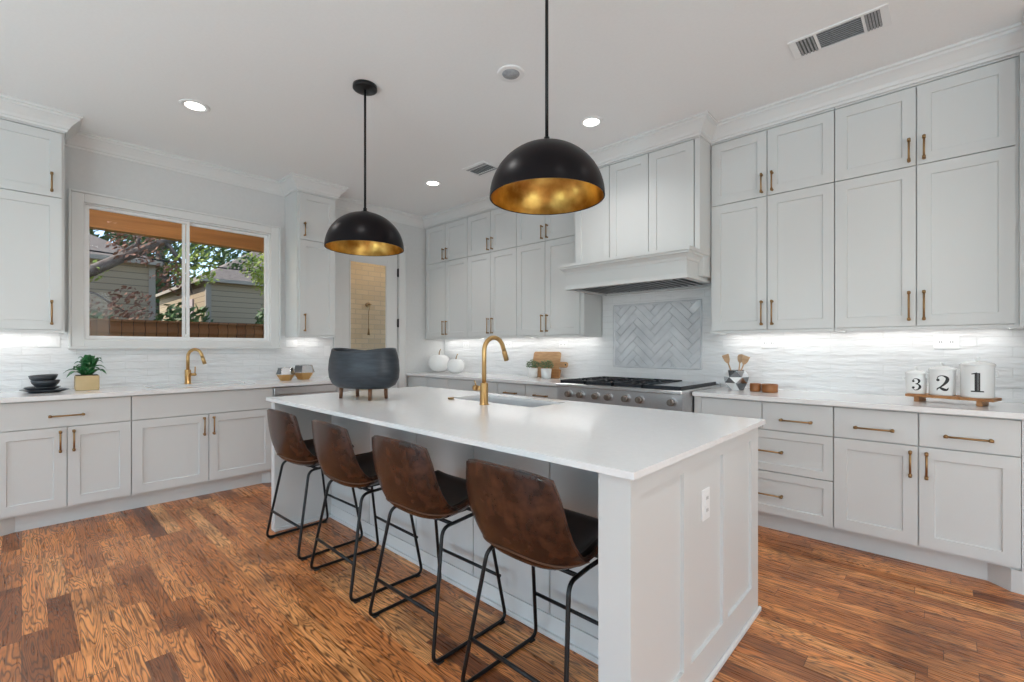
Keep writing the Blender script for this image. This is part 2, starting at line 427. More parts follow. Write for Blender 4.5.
# ------------------------------------------------------------------ cabinets
def shaker(name, x0, x1, z0, z1, parent, fr=.063, m=CAB, th=.02):
    b = MB(); r = .009; c = .0035
    ix0, ix1, iz0, iz1 = x0+fr, x1-fr, z0+fr, z1-fr
    o = [(x0, -th, z0), (x1, -th, z0), (x1, -th, z1), (x0, -th, z1)]
    i = [(ix0, -th, iz0), (ix1, -th, iz0), (ix1, -th, iz1), (ix0, -th, iz1)]
    k = [(ix0+c, -th+r, iz0+c), (ix1-c, -th+r, iz0+c), (ix1-c, -th+r, iz1-c), (ix0+c, -th+r, iz1-c)]
    bk = [(x0, 0, z0), (x1, 0, z0), (x1, 0, z1), (x0, 0, z1)]
    fs = []
    for a in range(4):
        d = (a+1) % 4
        fs += [(a, d, 4+d, 4+a), (4+a, 4+d, 8+d, 8+a), (12+a, 12+d, d, a)]
    fs += [(8, 9, 10, 11), (15, 14, 13, 12)]
    b.add(o+i+k+bk, fs, False)
    return b.build(name, m, parent, 0)
def slab(name, x0, x1, z0, z1, parent, m=CAB, th=.02):
    return MB().box(x0, x1, -th, 0, z0, z1).build(name, m, parent, .0015)
def pull(x, z, length, vert, parent, m=BRONZE, th=.02):
    b = MB(); y = -th-.028; h = length/2; e = h-.006
    if vert:
        b.tube([(x, y, z-h), (x, y, z+h)], .0055, 8)
        for q in (-e+.004, e-.004):
            b.tube([(x, y, z+q), (x, -th, z+q)], .0045, 8); b.tube([(x, y, z+q-.008), (x, y, z+q+.008)], .0085, 8); b.tube([(x, -th-.003, z+q), (x, -th, z+q)], .009, 8)
    else:
        b.tube([(x-h, y, z), (x+h, y, z)], .0055, 8)
        for q in (-e+.004, e-.004):
            b.tube([(x+q, y, z), (x+q, -th, z)], .0045, 8); b.tube([(x+q-.008, y, z), (x+q+.008, y, z)], .0085, 8); b.tube([(x+q, -th-.003, z), (x+q, -th, z)], .009, 8)
    return b.build('handle', m, parent)
G = .003
def cabinet(name, label, loc, rz, width, depth, z0, z1, fronts, group, cat='cabinet', body=None):
    t = thing(name, label, cat, loc, rz, group)
    (body or MB().box(.001, width-.001, 0, depth, z0, z1)).build('body', CAB, t)
    for f in fronts:
        kind, x0, x1, a0, a1 = f[:5]; h = f[5] if len(f) > 5 else None
        fr = .05 if kind == 'drawer' and (a1-a0) < .3 else .063
        if kind == 'slab': d = slab('drawer', x0+G, x1-G, a0+G, a1-G, t)
        elif kind == 'blank': d = slab('false_front', x0+G, x1-G, a0+G, a1-G, t)
        else: d = shaker(kind, x0+G, x1-G, a0+G, a1-G, t, fr)
        if h: pull(h[0], h[1], h[2], h[3], d)
    return t
def upper(name, label, loc, rz, w, depth, group, splits, cat='wall cabinet', lefthinge=False, m0=.035):
    """pairs of doors; splits = list of door edges in local x"""
    fr = []
    if lefthinge:
        a, c = splits
        fr += [('door', a, c, UB+.02, UM, (lefthinge(a, c), 1.492, .18, True)), ('door', a, c, UM, UT, (lefthinge(a, c), 2.440, .142, True))]
    else:
        a, mdl, c = splits
        for (p, q, hx) in ((a, mdl, mdl-.034), (mdl, c, mdl+.034)):
            fr += [('door', p, q, UB+.02, UM, (hx, 1.488, .18, True)), ('door', p, q, UM, UT, (hx, 2.430, .142, True))]
    body = MB().box(.001, w-.001, 0, depth, UB+.02, 2.86).box(.001, w-.001, -.018, 0, UB, UB+.017).box(.001, .02, 0, depth, UB, UB+.02).box(w-.02, w-.001, 0, depth, UB, UB+.02)
    body.box(.001, w-.001, -.018, 0, UT+.003, 2.86)
    return cabinet(name, label, loc, rz, w, depth, UB, 2.86, fr, group, cat, body)
R90 = PI/2
GU = 'white wall cabinets'
# range wall uppers
def ru(x0, x1, sp, label): return upper('wall_cabinet', label, (x0, FR+.02, 0), 0, x1-x0, WY-FR-.023, GU, [s-x0 for s in sp])
ru(-5.065, -4.199, (-5.04, -4.625, -4.199), 'white four-door wall cabinet above the ceramic pumpkins in the far corner')
ru(-4.199, -3.394, (-4.199, -3.80, -3.394), 'white four-door wall cabinet directly behind the brass island faucet, between two like it')
ru(-3.394, -2.525, (-3.394, -2.995, -2.565), 'white four-door wall cabinet above the cutting board, left of the range hood')
ru(-1.335, -.527, (-1.322, -.931, -.527), 'white four-door wall cabinet just right of the range hood above the wooden utensils')
ru(-.527, .30, (-.527, -.119, .288), 'white four-door wall cabinet at the far right above the numbered canisters')
struct('trim_5', MB().box(.30, RX, FR+.004, WY, UB, 2.86), CAB)
# window wall uppers (local x = world y)
upper('wall_cabinet', 'white two-door wall cabinet left of the window above the black dishes', (FL-.02, -.55, 0), R90, .769, abs(WX-FL)-.023, GU, (.55-.30, .55+.205), lefthinge=lambda a, c: c-.055)
t = [o for o in bpy.data.objects if o.name.startswith('wall_cabinet')][-1]
upper('wall_cabinet', 'narrow white two-door wall cabinet between the window and the glazed door', (FL-.02, 1.90, 0), R90, .405, abs(WX-FL)-.023, GU, (.022, .395), lefthinge=lambda a, c: a+.045)

# base runs
FBL, FBR = -4.46, 3.42
BZ0, BZ1, BD, CB = .115, .88, .128, .88
GB = 'white base cabinets'
BRd = WY-FBR-.023
def b_doors(w, splitx, top='slab', zt=.686, hh=True):
    fr = []
    fr.append((('slab' if top == 'slab' else 'blank'), 0, w, zt, BZ1-.008, (w/2, .765, .185, False) if top == 'slab' else None))
    for (p, q, hx) in ((0, splitx, splitx-.034), (splitx, w, splitx+.034)):
        fr.append(('door', p, q, BD, zt, (hx, .588, .152, True)))
    return fr
# left run
cabinet('base_cabinet', 'white base cabinet with one wide drawer over two doors under the black dishes', (FBL-.02, -.135, 0), R90, .701, abs(WX-FBL)-.023, BZ0, BZ1, b_doors(.701, .352), GB, 'cabinet')
cabinet('base_cabinet', 'white base cabinet at the left end of the window counter, outside the frame', (FBL-.02, -.60, 0), R90, .464, abs(WX-FBL)-.023, BZ0, BZ1, [('slab', 0, .464, .686, BZ1-.008, (.232, .765, .16, False)), ('door', 0, .464, BD, .686, (.43, .588, .15, True))], GB)
# sink base: body open at the top for the basin
sb = MB(); D = abs(WX-FBL)-.023
sb.box(.001, 1.003, 0, .018, BZ0, BZ1); sb.box(.001, .018, .018, D, BZ0, BZ1); sb.box(.986, 1.003, .018, D, BZ0, BZ1); sb.box(.018, .986, .018, D, BZ0, .135); sb.box(.018, .986, D-.02, D, .135, BZ1)
cabinet('base_cabinet', 'white sink base cabinet with plain false front over two doors under the window', (FBL-.02, .566, 0), R90, 1.004, D, BZ0, BZ1, b_doors(1.004, .50, 'blank'), GB, 'cabinet', sb)
# dishwasher
t = thing('dishwasher', 'dishwasher with a stainless control strip at the end of the window counter', 'dishwasher', (FBL-.02, 1.572, 0), R90)
MB().box(.003, .597, 0, .56, .1, .87).build('body', STEEL, t)
MB().box(.004, .596, -.022, 0, .125, .80).build('door_panel', STEEL, t, .003)
MB().box(.004, .596, -.026, 0, .803, .868).build('control_strip', STEEL, t, .003)
MB().tube([(.05, -.058, .77), (.55, -.058, .77)], .009).tube([(.07, -.058, .77), (.07, -.02, .77)], .006).tube([(.53, -.058, .77), (.53, -.02, .77)], .006).build('handle', STEEL, t)
cabinet('base_cabinet', 'narrow white filler cabinet beside the glazed door', (FBL-.02, 2.172, 0), R90, .225, D, BZ0, BZ1, [('door', 0, .225, BD, BZ1-.008)], GB)
# toe kicks
b = MB()
b.prism([(WX, -.6), (-4.50, -.6), (-4.50, -.10), (-4.535, -.03), (-4.535, 1.50), (-4.50, 1.56), (-4.50, 1.60), (WX, 1.60)], 0, BZ0)
b.box(WX, -4.535, 1.60, 2.172, 0, .1); b.box(WX, -4.50, 2.172, 2.395, 0, BZ0)
struct('baseboard_left', b, CAB)
# right run
def rb(name, label, x0, x1, fr, g=GB, body=None): return cabinet(name, label, (x0, FBR+.02, 0), 0, x1-x0, BRd, BZ0, BZ1, fr, g, 'cabinet', body)
w1 = .80
rb('base_cabinet', 'white base cabinet of stacked drawers beside the range, partly behind the island', -1.30, -.494,
   [('blank', 0, .406, .686, BZ1-.008), ('slab', .406, .806, .686, BZ1-.008, (.606, .762, .185, False)), ('drawer', 0, .806, .41, .686, (.40, .548, .27, False)), ('drawer', 0, .806, BD, .41, (.40, .258, .27, False))])
rb('base_cabinet', 'white base cabinet at the far right with two short drawers over two doors', -.494, .286,
   [('slab', 0, .392, .686, BZ1-.008, (.196, .76, .19, False)), ('slab', .392, .78, .686, BZ1-.008, (.588, .757, .19, False)),
    ('door', 0, .392, BD, .686, (.358, .585, .15, True)), ('door', .392, .78, BD, .686, (.426, .585, .15, True))])
struct('trim_6', MB().box(.286, RX, FBR+.004, WY, 0, BZ1).box(-1.352, -1.30, FBR+.006, WY, 0, BZ1), CAB)
b = MB(); b.prism([(-1.30, 3.505), (.17, 3.505), (.25, 3.43), (.286, 3.425), (.286, WY), (-1.30, WY)], 0, BZ0)
struct('baseboard_back', b, CAB)
# run left of the range
D1, D2 = .39, .797
rb('base_cabinet', 'white base cabinet in the corner under the ceramic pumpkins', -5.06, -4.237, [('blank', 0, .41, .686, BZ1-.008), ('blank', .41, .823, .686, BZ1-.008), ('door', 0, .41, BD, .686, (.375, .588, .15, True)), ('door', .41, .823, BD, .686, (.445, .588, .15, True))])
rb('base_cabinet', 'white base cabinet directly behind the brass island faucet', -4.237, -3.417, [('blank', 0, .82, .686, BZ1-.008), ('door', 0, .41, BD, .686, (.375, .588, .15, True)), ('door', .41, .82, BD, .686, (.445, .588, .15, True))])
rb('base_cabinet', 'white base cabinet with two short drawers next to the left end of the range', -3.417, -2.50,
   [('slab', 0, D1, .686, BZ1-.008, (D1/2, .775, .17, False)), ('slab', D1, D2, .686, BZ1-.008, ((D1+D2)/2, .775, .17, False)), ('door', 0, D1, BD, .686, (D1-.035, .588, .15, True)), ('door', D1, D2, BD, .686, (D1+.035, .588, .15, True)), ('blank', D2, .912, BD, BZ1-.008)])
struct('baseboard_corner', MB().box(-5.06, -2.50, 3.505, WY, 0, BZ0), CAB)

# ------------------------------------------------------------------ worktops
EDGE = -4.42
SX0, SX1, SY0, SY1 = -4.90, -4.53, .70, 1.46
b = MB(); z0, z1 = CB, CT
b.box(WX, EDGE, -.6, SY0, z0, z1); b.box(WX, EDGE, SY1, 2.42, z0, z1); b.box(WX, SX0, SY0, SY1, z0, z1); b.box(SX1, EDGE, SY0, SY1, z0, z1)
tag(b.build('worktop', QUARTZ), 'white quartz worktop under the window with the left brass faucet', 'worktop')
tag(MB().box(-1.352, RX, 3.385, WY, z0, z1).build('worktop', QUARTZ, None, .002), 'white quartz worktop right of the range under the numbered canisters', 'worktop')
tag(MB().box(WX, -2.50, 3.385, WY, z0, z1).build('worktop', QUARTZ, None, .002), 'white quartz worktop left of the range under the pumpkins and cutting board', 'worktop')
SINKM = mat('satin_sink_steel', (.72, .73, .74), .45, .55)
def basin(x0, x1, y0, y1, zt, dep, label, m=SINKM):
    t = thing('sink', label, 'sink', ((x0+x1)/2, (y0+y1)/2, zt-dep))
    b = MB(); off = (*t.location,); tt = .004
    b.box(x0-.01, x1+.01, y0-.01, y1+.01, zt-dep, zt-dep+tt)
    b.box(x0-.01, x0-.002, y0-.01, y1+.01, zt-dep, zt); b.box(x1+.002, x1+.01, y0-.01, y1+.01, zt-dep, zt)
    b.box(x0-.01, x1+.01, y0-.01, y0-.002, zt-dep, zt); b.box(x0-.01, x1+.01, y1+.002, y1+.01, zt-dep, zt)
    b.build('bowl', m, t, off=off)
    MB().lathe([(.0, zt-dep+.008), (.035, zt-dep+.008), (.042, zt-dep+.005)], ((x0+x1)/2, (y0+y1)/2), 20).build('drain', STEEL, t, off=off)
basin(SX0, SX1, SY0, SY1, CB, .2, 'undermount sink in the counter below the window')

# ------------------------------------------------------------------ tile backsplashes
tag(MB().box(WX+.001, WX+.008, -.6, .252, CT, UB+.02).box(WX+.001, WX+.008, .252, 1.852, CT, cz0).box(WX+.001, WX+.008, 1.852, 2.42, CT, UB+.02).build('tile_backsplash', TILE_Y), 'glossy white subway tile backsplash on the window wall', 'backsplash')
HX0, HX1, HZ0, HZ1 = -2.37, -1.535, 1.06, 1.64
tag(MB().box(WX+.009, -2.512, WY-.008, WY-.001, CT, UB+.02).box(-2.512, -1.337, WY-.008, WY-.001, CT, 1.80).box(-1.337, RX-.002, WY-.008, WY-.001, CT, UB+.02).build('tile_backsplash', TILE_X), 'glossy white subway tile backsplash on the range wall', 'backsplash')
def herringbone():
    L, W, g = .25, .0625, .001
    bm = bmesh.new(); yb = WY-.009
    cx, cz = (HX0+HX1)/2, (HZ0+HZ1)/2
    rot = Matrix.Rotation(math.radians(45), 2)
    def tile(a0, a1, b0, b1):
        ps = [rot @ Vector(p) for p in ((a0+g, b0+g), (a1-g, b0+g), (a1-g, b1-g), (a0+g, b1-g))]
        if all(abs(p.x) > (HX1-HX0)/2 + 0.001 and True for p in ps) and len({p.x > 0 for p in ps}) == 1: return
        if max(p.x for p in ps) < -(HX1-HX0)/2 or min(p.x for p in ps) > (HX1-HX0)/2: return
        if max(p.y for p in ps) < -(HZ1-HZ0)/2 or min(p.y for p in ps) > (HZ1-HZ0)/2: return
        cen = sum(ps, Vector((0, 0)))/4
        tz = random.uniform(-.0026, .0026); tx = random.uniform(-.0026, .0026)
        fr = []
        for p in ps:
            q = cen + (p-cen)*.95
            fr.append(bm.verts.new((cx+q.x, yb-.006+tz*(q.x-cen.x)/.1+tx*(q.y-cen.y)/.1, cz+q.y)))
        md = [bm.verts.new((cx+p.x, yb-.003, cz+p.y)) for p in ps]
        bk = [bm.verts.new((cx+p.x, yb+.0005, cz+p.y)) for p in ps]
        bm.faces.new(fr); bm.faces.new(bk[::-1])
        for i in range(4):
            j = (i+1) % 4; bm.faces.new((md[i], md[j], fr[j], fr[i])); bm.faces.new((bk[i], bk[j], md[j], md[i]))
    k = int(L/W)
    for i in range(-30, 30):
        for j in range(-12, 12):
            ox = i*W + j*2*L*0; 
            # standard herringbone lattice
            bx = i*W + j*L; by = i*W - j*L
            tile(bx, bx+L, by, by+W)
            tile(bx, bx+W, by+W, by+W+L)
    for co, no in (((HX0, 0, 0), (-1, 0, 0)), ((HX1, 0, 0), (1, 0, 0)), ((0, 0, HZ0), (0, 0, -1)), ((0, 0, HZ1), (0, 0, 1))):
        r = bmesh.ops.bisect_plane(bm, geom=bm.verts[:]+bm.edges[:]+bm.faces[:], plane_co=co, plane_no=no, clear_outer=True)
        e = [q for q in r['geom_cut'] if isinstance(q, bmesh.types.BMEdge)]
        try: bmesh.ops.edgeloop_fill(bm, edges=e)
        except Exception: pass
    bmesh.ops.recalc_face_normals(bm, faces=bm.faces)
    me = bpy.data.meshes.new('tiles'); bm.to_mesh(me); bm.free(); me.materials.append(HERR)
    t = thing('herringbone_panel', 'grey white herringbone tile panel above the range', 'tile panel', (cx, WY-.008, HZ0))
    o = bpy.data.objects.new('tiles', me); COL.objects.link(o); o.parent = t; o.location = (-cx, -(WY-.008), -HZ0)
    MB().box(HX0, HX1, yb-.0002, WY-.008, HZ0, HZ1).build('grout', GROUT, t, off=(cx, WY-.008, HZ0))
    b = MB(); q = .016
    for (x0, x1, z0, z1) in ((HX0-q, HX0, HZ0-q, HZ1+q), (HX1, HX1+q, HZ0-q, HZ1+q), (HX0, HX1, HZ0-q, HZ0), (HX0, HX1, HZ1, HZ1+q)): b.box(x0, x1, yb-.011, WY-.008, z0, z1)
    b.build('pencil_border', HERR, t, .004, off=(cx, WY-.008, HZ0))
herringbone()

# ------------------------------------------------------------------ hood
t = thing('range_hood', 'white mantel range hood with three-door panelled chimney above the range', 'range hood', (-1.93, FH, 1.74))
off = (-1.93, FH, 1.74)
MB().box(-2.478, -1.335, FH+.02, WY-.01, 1.95, 2.86).box(-2.478, -1.335, FH+.002, FH+.02, UT+.003, 2.86).box(-1.372, -1.335, FH+.002, FH+.02, 1.95, UT).build('chimney', CAB, t, off=off)
for x0, x1 in ((-2.470, -2.11), (-2.11, -1.747), (-1.747, -1.377)):
    o = shaker('panel_door', x0+G-off[0], x1-G-off[0], 1.95-off[2], UT-off[2]-G, t); o.location = (0, .02, 0)
hx0, hx1, hy = -2.465, -1.375, 3.34
b = MB(); by1 = WY-.01
# apron: open-bottomed box with lip
b.box(hx0, hx1, hy, hy+.03, 1.752, 1.95); b.box(hx0, hx0+.03, hy+.03, by1, 1.752, 1.95); b.box(hx1-.03, hx1, hy+.03, by1, 1.752, 1.95)
b.box(hx0+.03, hx1-.03, hy+.03, by1, 1.83, 1.95); b.box(hx0+.03, hx1-.03, by1-.06, by1, 1.752, 1.83)
for z0, z1, p in ((1.752, 1.785, .010),):
    b.box(hx0-p, hx1+p, hy-p, hy, z0, z1); b.box(hx0-p, hx0, hy, by1, z0, z1); b.box(hx1, hx1+p, hy, by1, z0, z1)
b.box(hx1, -1.338, 3.56, by1, 1.786, 1.95); b.box(-2.478, hx0, 3.72, by1, 1.786, 1.95)
b.build('apron', CAB, t, .002, off=off)
prof = [(0, 1.885), (.008, 1.885), (.014, 1.905), (.032, 1.925), (.045, 1.93), (.050, 1.945), (.062, 1.947), (.062, 1.972), (0, 1.972)]
def hoodsweep():
    path = [(hx0, 3.66), (hx0, hy), (hx1, hy), (hx1, 3.66)]
    P = [Vector(p) for p in path]; nr = [Vector((-1, 0)), Vector((-1, -1)), Vector((1, -1)), Vector((1, 0))]
    k = len(prof); vs = []; fs = []
    for p, q in zip(P, nr):
        for o, z in prof: vs.append((p.x+q.x*o*.75, p.y+q.y*o, z))
    for i in range(3):
        for j in range(k):
            j2 = (j+1) % k; fs.append((i*k+j, i*k+j2, (i+1)*k+j2, (i+1)*k+j))
    fs += [tuple(range(k)), tuple(3*k+j for j in range(k))]
    mb = MB().add(vs, fs, False); mb.box(hx0, hx1, hy, WY-.01, 1.95, 1.972); return mb
hoodsweep().build('mantel_moulding', CAB, t, off=off)
ins = MB().box(hx0+.03, hx1-.03, hy+.03, by1-.06, 1.815, 1.83).build('filter_insert', IRON, t, off=off)
b = MB(); n = 17
for i in range(n):
    x = hx0+.06 + (hx1-hx0-.12)*i/(n-1)
    b.prism_axis([(x-.014, 1.800), (x-.010, 1.762), (x+.014, 1.760), (x+.010, 1.800)], hy+.05, by1-.1, 'y')
b.box(hx0+.03, hx1-.03, hy+.035, hy+.05, 1.76, 1.815); b.box(hx0+.03, hx1-.03, by1-.1, by1-.085, 1.76, 1.815)
b.build('baffle', STEEL, ins, off=None) if False else b.build('baffle', STEEL, ins, off=off)

# ------------------------------------------------------------------ range top
rx0, rx1, ry0, rt = -2.49, -1.362, 3.235, .925
t = thing('range', 'wide stainless range with seven knobs and black grates under the hood', 'range', ((rx0+rx1)/2, ry0, 0)); off = ((rx0+rx1)/2, ry0, 0)
MB().box(rx0, rx1, ry0+.04, WY-.012, .10, .90).build('body', STEEL, t, off=off)
MB().prism_axis([(ry0, .775), (ry0+.04, .765), (ry0+.04, .90), (ry0, .895)], rx0, rx1, 'x').build('control_panel', STEEL, t, off=off)
MB().box(rx0, rx1, ry0-.015, WY-.012, .898, rt).build('hob_deck', STEEL, t, .004, off=off)
MB().box(rx0+.02, rx1-.02, ry0-.005, ry0+.04, .15, .75).build('oven_door', STEEL, t, .004, off=off)
MB().tube([(rx0+.08, ry0-.06, .70), (rx1-.08, ry0-.06, .70)], .013).tube([(rx0+.1, ry0-.06, .70), (rx0+.1, ry0, .70)], .01).tube([(rx1-.1, ry0-.06, .70), (rx1-.1, ry0, .70)], .01).build('oven_handle', STEEL, t, off=off)
MB().box(rx0, rx1, WY-.06, WY-.013, rt, rt+.012).build('back_guard', STEEL, t, .003, off=off)
for i in range(4):
    for x in (rx0+.03, rx1-.03):
        pass
for x, y in ((rx0+.04, ry0+.08), (rx1-.04, ry0+.08), (rx0+.04, WY-.08), (rx1-.04, WY-.08)):
    MB().tube([(x, y, 0), (x, y, .10)], .02).build('leg', STEEL, t, off=off)
for kx in (-2.355, -2.234, -2.083, -1.966, -1.81, -1.691, -1.439)[:7]:
    z = .838
    k = MB().tube([(kx, ry0, z), (kx, ry0-.012, z)], .036, 20).build('knob', BRASS if 0 else STEEL, t, off=off)
    MB().tube([(kx, ry0-.012, z), (kx, ry0-.042, z)], [.028, .024], 20).box(kx-.005, kx+.005, ry0-.048, ry0-.04, z-.022, z+.022).build('grip', PEWT, k, off=off)
# burner grates and griddle
gw = (rx1-rx0-.04)
def grate(x0, x1):
    b = MB(); y0, y1 = ry0+.02, WY-.075; z0, z1 = rt+.012, rt+.028
    for x in (x0, x1-.012): b.box(x, x+.012, y0, y1, z0-.012, z1)
    for y in (y0, (y0+y1)/2-.006, y1-.012): b.box(x0, x1, y, y+.012, z0-.008, z1)
    xm = (x0+x1)/2
    for yc in ((y0*3+y1)/4, (y0+y1*3)/4):
        for a in range(0, 360, 45):
            dx, dy = math.cos(math.radians(a)), math.sin(math.radians(a))
            r1 = .12 if a % 90 == 0 else .15
            b.tube([(xm+dx*.04, yc+dy*.04, z1-.004), (xm+dx*min(r1, (x1-x0)/2/max(.01, abs(dx)) if abs(dx) > .1 else r1), yc+dy*r1, z1-.004)], .006, 6)
    for x in (x0+.006, x1-.006):
        for y in (y0+.01, y1-.01): b.box(x-.008, x+.008, y-.008, y+.008, rt, z0)
    g = b.build('burner_grate', IRON, t, off=off)
    for yc in ((y0*3+y1)/4, (y0+y1*3)/4):
        MB().lathe([(.055, rt), (.055, rt+.006), (.038, rt+.008), (.036, rt+.018), (0, rt+.02)], (xm, yc), 20).build('burner', IRON, g, off=off)
gx = [rx0+.02 + gw*k for k in (0, .2425, .485, .7275)]
for a in range(3): grate(gx[a]+.003, gx[a+1]-.003)
b = MB(); x0, x1 = gx[3]+.008, rx1-.022
b.box(x0, x1, ry0+.03, WY-.08, rt, rt+.018)
gr = b.build('griddle', STEEL, t, .004, off=off)
MB().box(x0, x1, ry0+.02, ry0+.03, rt, rt+.028).box(x0-.004, x0+.004, ry0+.02, WY-.08, rt, rt+.028).box(x1-.004, x1+.004, ry0+.02, WY-.08, rt, rt+.028).build('griddle_rim', IRON, gr, off=off)

# ------------------------------------------------------------------ island
IX0, IX1, IY0, IY1 = -3.355, -.612, 1.135, 2.40
IT, IB = .897, .876
ix0, ix1, iy0, iy1, ip = -3.33, -.635, 1.160, 2.365, 1.565
KX0, KX1, KY0, KY1 = -2.43, -1.70, 1.98, 2.30
t = thing('kitchen_island', 'white panelled kitchen island with recessed seating side and end panels', 'kitchen island', (-1.96, 1.76, 0)); off = (-1.96, 1.76, 0)
b = MB(); b.box(ix0+.055, ix1-.105, ip, ip+.02, 0, IB); b.box(ix0+.055, ix1-.105, iy1-.02, iy1, 0, IB)
b.box(ix0+.055, ix1-.105, ip+.02, iy1-.02, 0, .55)
for x in (ix0+.055, -2.50, -1.64, ix1-.125): b.box(x, x+.018, ip+.02, iy1-.02, .55, IB)
b.build('body', CAB, t, off=off)
# back panels with dark joints
edges = [ix0+.055, -2.735, -2.215, -1.725, -1.235, ix1-.105]
for a, c in zip(edges[:-1], edges[1:]):
    MB().box(a+.003, c-.003, ip-.012, ip, .09, IB-.002).build('back_panel', CAB, t, .002, off=off)
MB().box(ix0+.055, ix1-.105, ip-.016, ip, 0, .088).box(ix0+.055, ix1-.105, ip-.03, ip-.016, 0, .02).build('base_board', TRIM, t, .002, off=off)
# left end panel, right end panel (panelled)
e = MB().box(ix0, ix0+.055, iy0, iy1, 0, IB).build('end_panel', CAB, t, .002, off=off)
MB().box(ix0+.055, ix0+.067, iy0, ip-.016, 0, .02).build('shoe_moulding', TRIM, e, off=off)
b = MB(); fx = ix1; rc = ix1-.012
ys = [iy0, 1.218, 1.52, 1.584, 1.899, 1.957, 2.266, iy1]; zb, zt = .143, .815
b.box(ix1-.105, rc, iy0, iy1, 0, IB)
b.box(rc, fx, iy0, iy1, zt, IB); b.box(rc, fx, iy0, iy1, 0, zb)
for a, c in ((ys[0], ys[1]), (ys[2], ys[3]), (ys[4], ys[5]), (ys[6], ys[7])): b.box(rc, fx, a, c, zb, zt)
e = b.build('end_panel', CAB, t, 0, off=off)
MB().box(fx, fx+.012, iy0-.0, iy1+.012, 0, .022).box(ix1-.105, fx+.012, iy0-.012, iy0, 0, .022).build('shoe_moulding', TRIM, e, .003, off=off)
# worktop with sink cut-out
b = MB(); z0, z1 = IB, IT
b.box(IX0, IX1, IY0, KY0, z0, z1); b.box(IX0, IX1, KY1, IY1, z0, z1); b.box(IX0, KX0, KY0, KY1, z0, z1); b.box(KX1, IX1, KY0, KY1, z0, z1)
tag(b.build('worktop', QUARTZ), 'large white quartz worktop on the island', 'worktop')
basin(KX0, KX1, KY0, KY1, IB, .22, 'stainless undermount sink in the island worktop')

def outlet(label, loc, rz, wdt=.075, hgt=.118, slots=2, group=None, toggles=0, name='wall_outlet'):
    t = thing(name, label, 'switch plate' if toggles else 'outlet', loc, rz, group)
    MB().box(-wdt/2, wdt/2, -.006, 0, -hgt/2, hgt/2).build('cover_plate', PLASTIC, t, .002)
    b = MB(); d = MB()
    hor = wdt > hgt
    for i in range(slots):
        o = (i-(slots-1)/2)*(wdt/(slots+.35) if hor else hgt/(slots+.6))
        cx, cz = (o, 0) if hor else (0, o)
        b.box(cx-.017, cx+.017, -.009, -.006, cz-.017, cz+.017)
        d.box(cx-.007, cx-.004, -.0095, -.009, cz-.004, cz+.008); d.box(cx+.004, cx+.007, -.0095, -.009, cz-.004, cz+.008)
    s = b.build('rocker' if toggles else 'socket', PLASTIC, t, .001)
    if not toggles: d.build('slot', DARK, s)
    return t
outlet('white outlet plate on the panelled right end of the island', (ix1-.0125+.0005, 1.738, .655), R90, .07, .115)

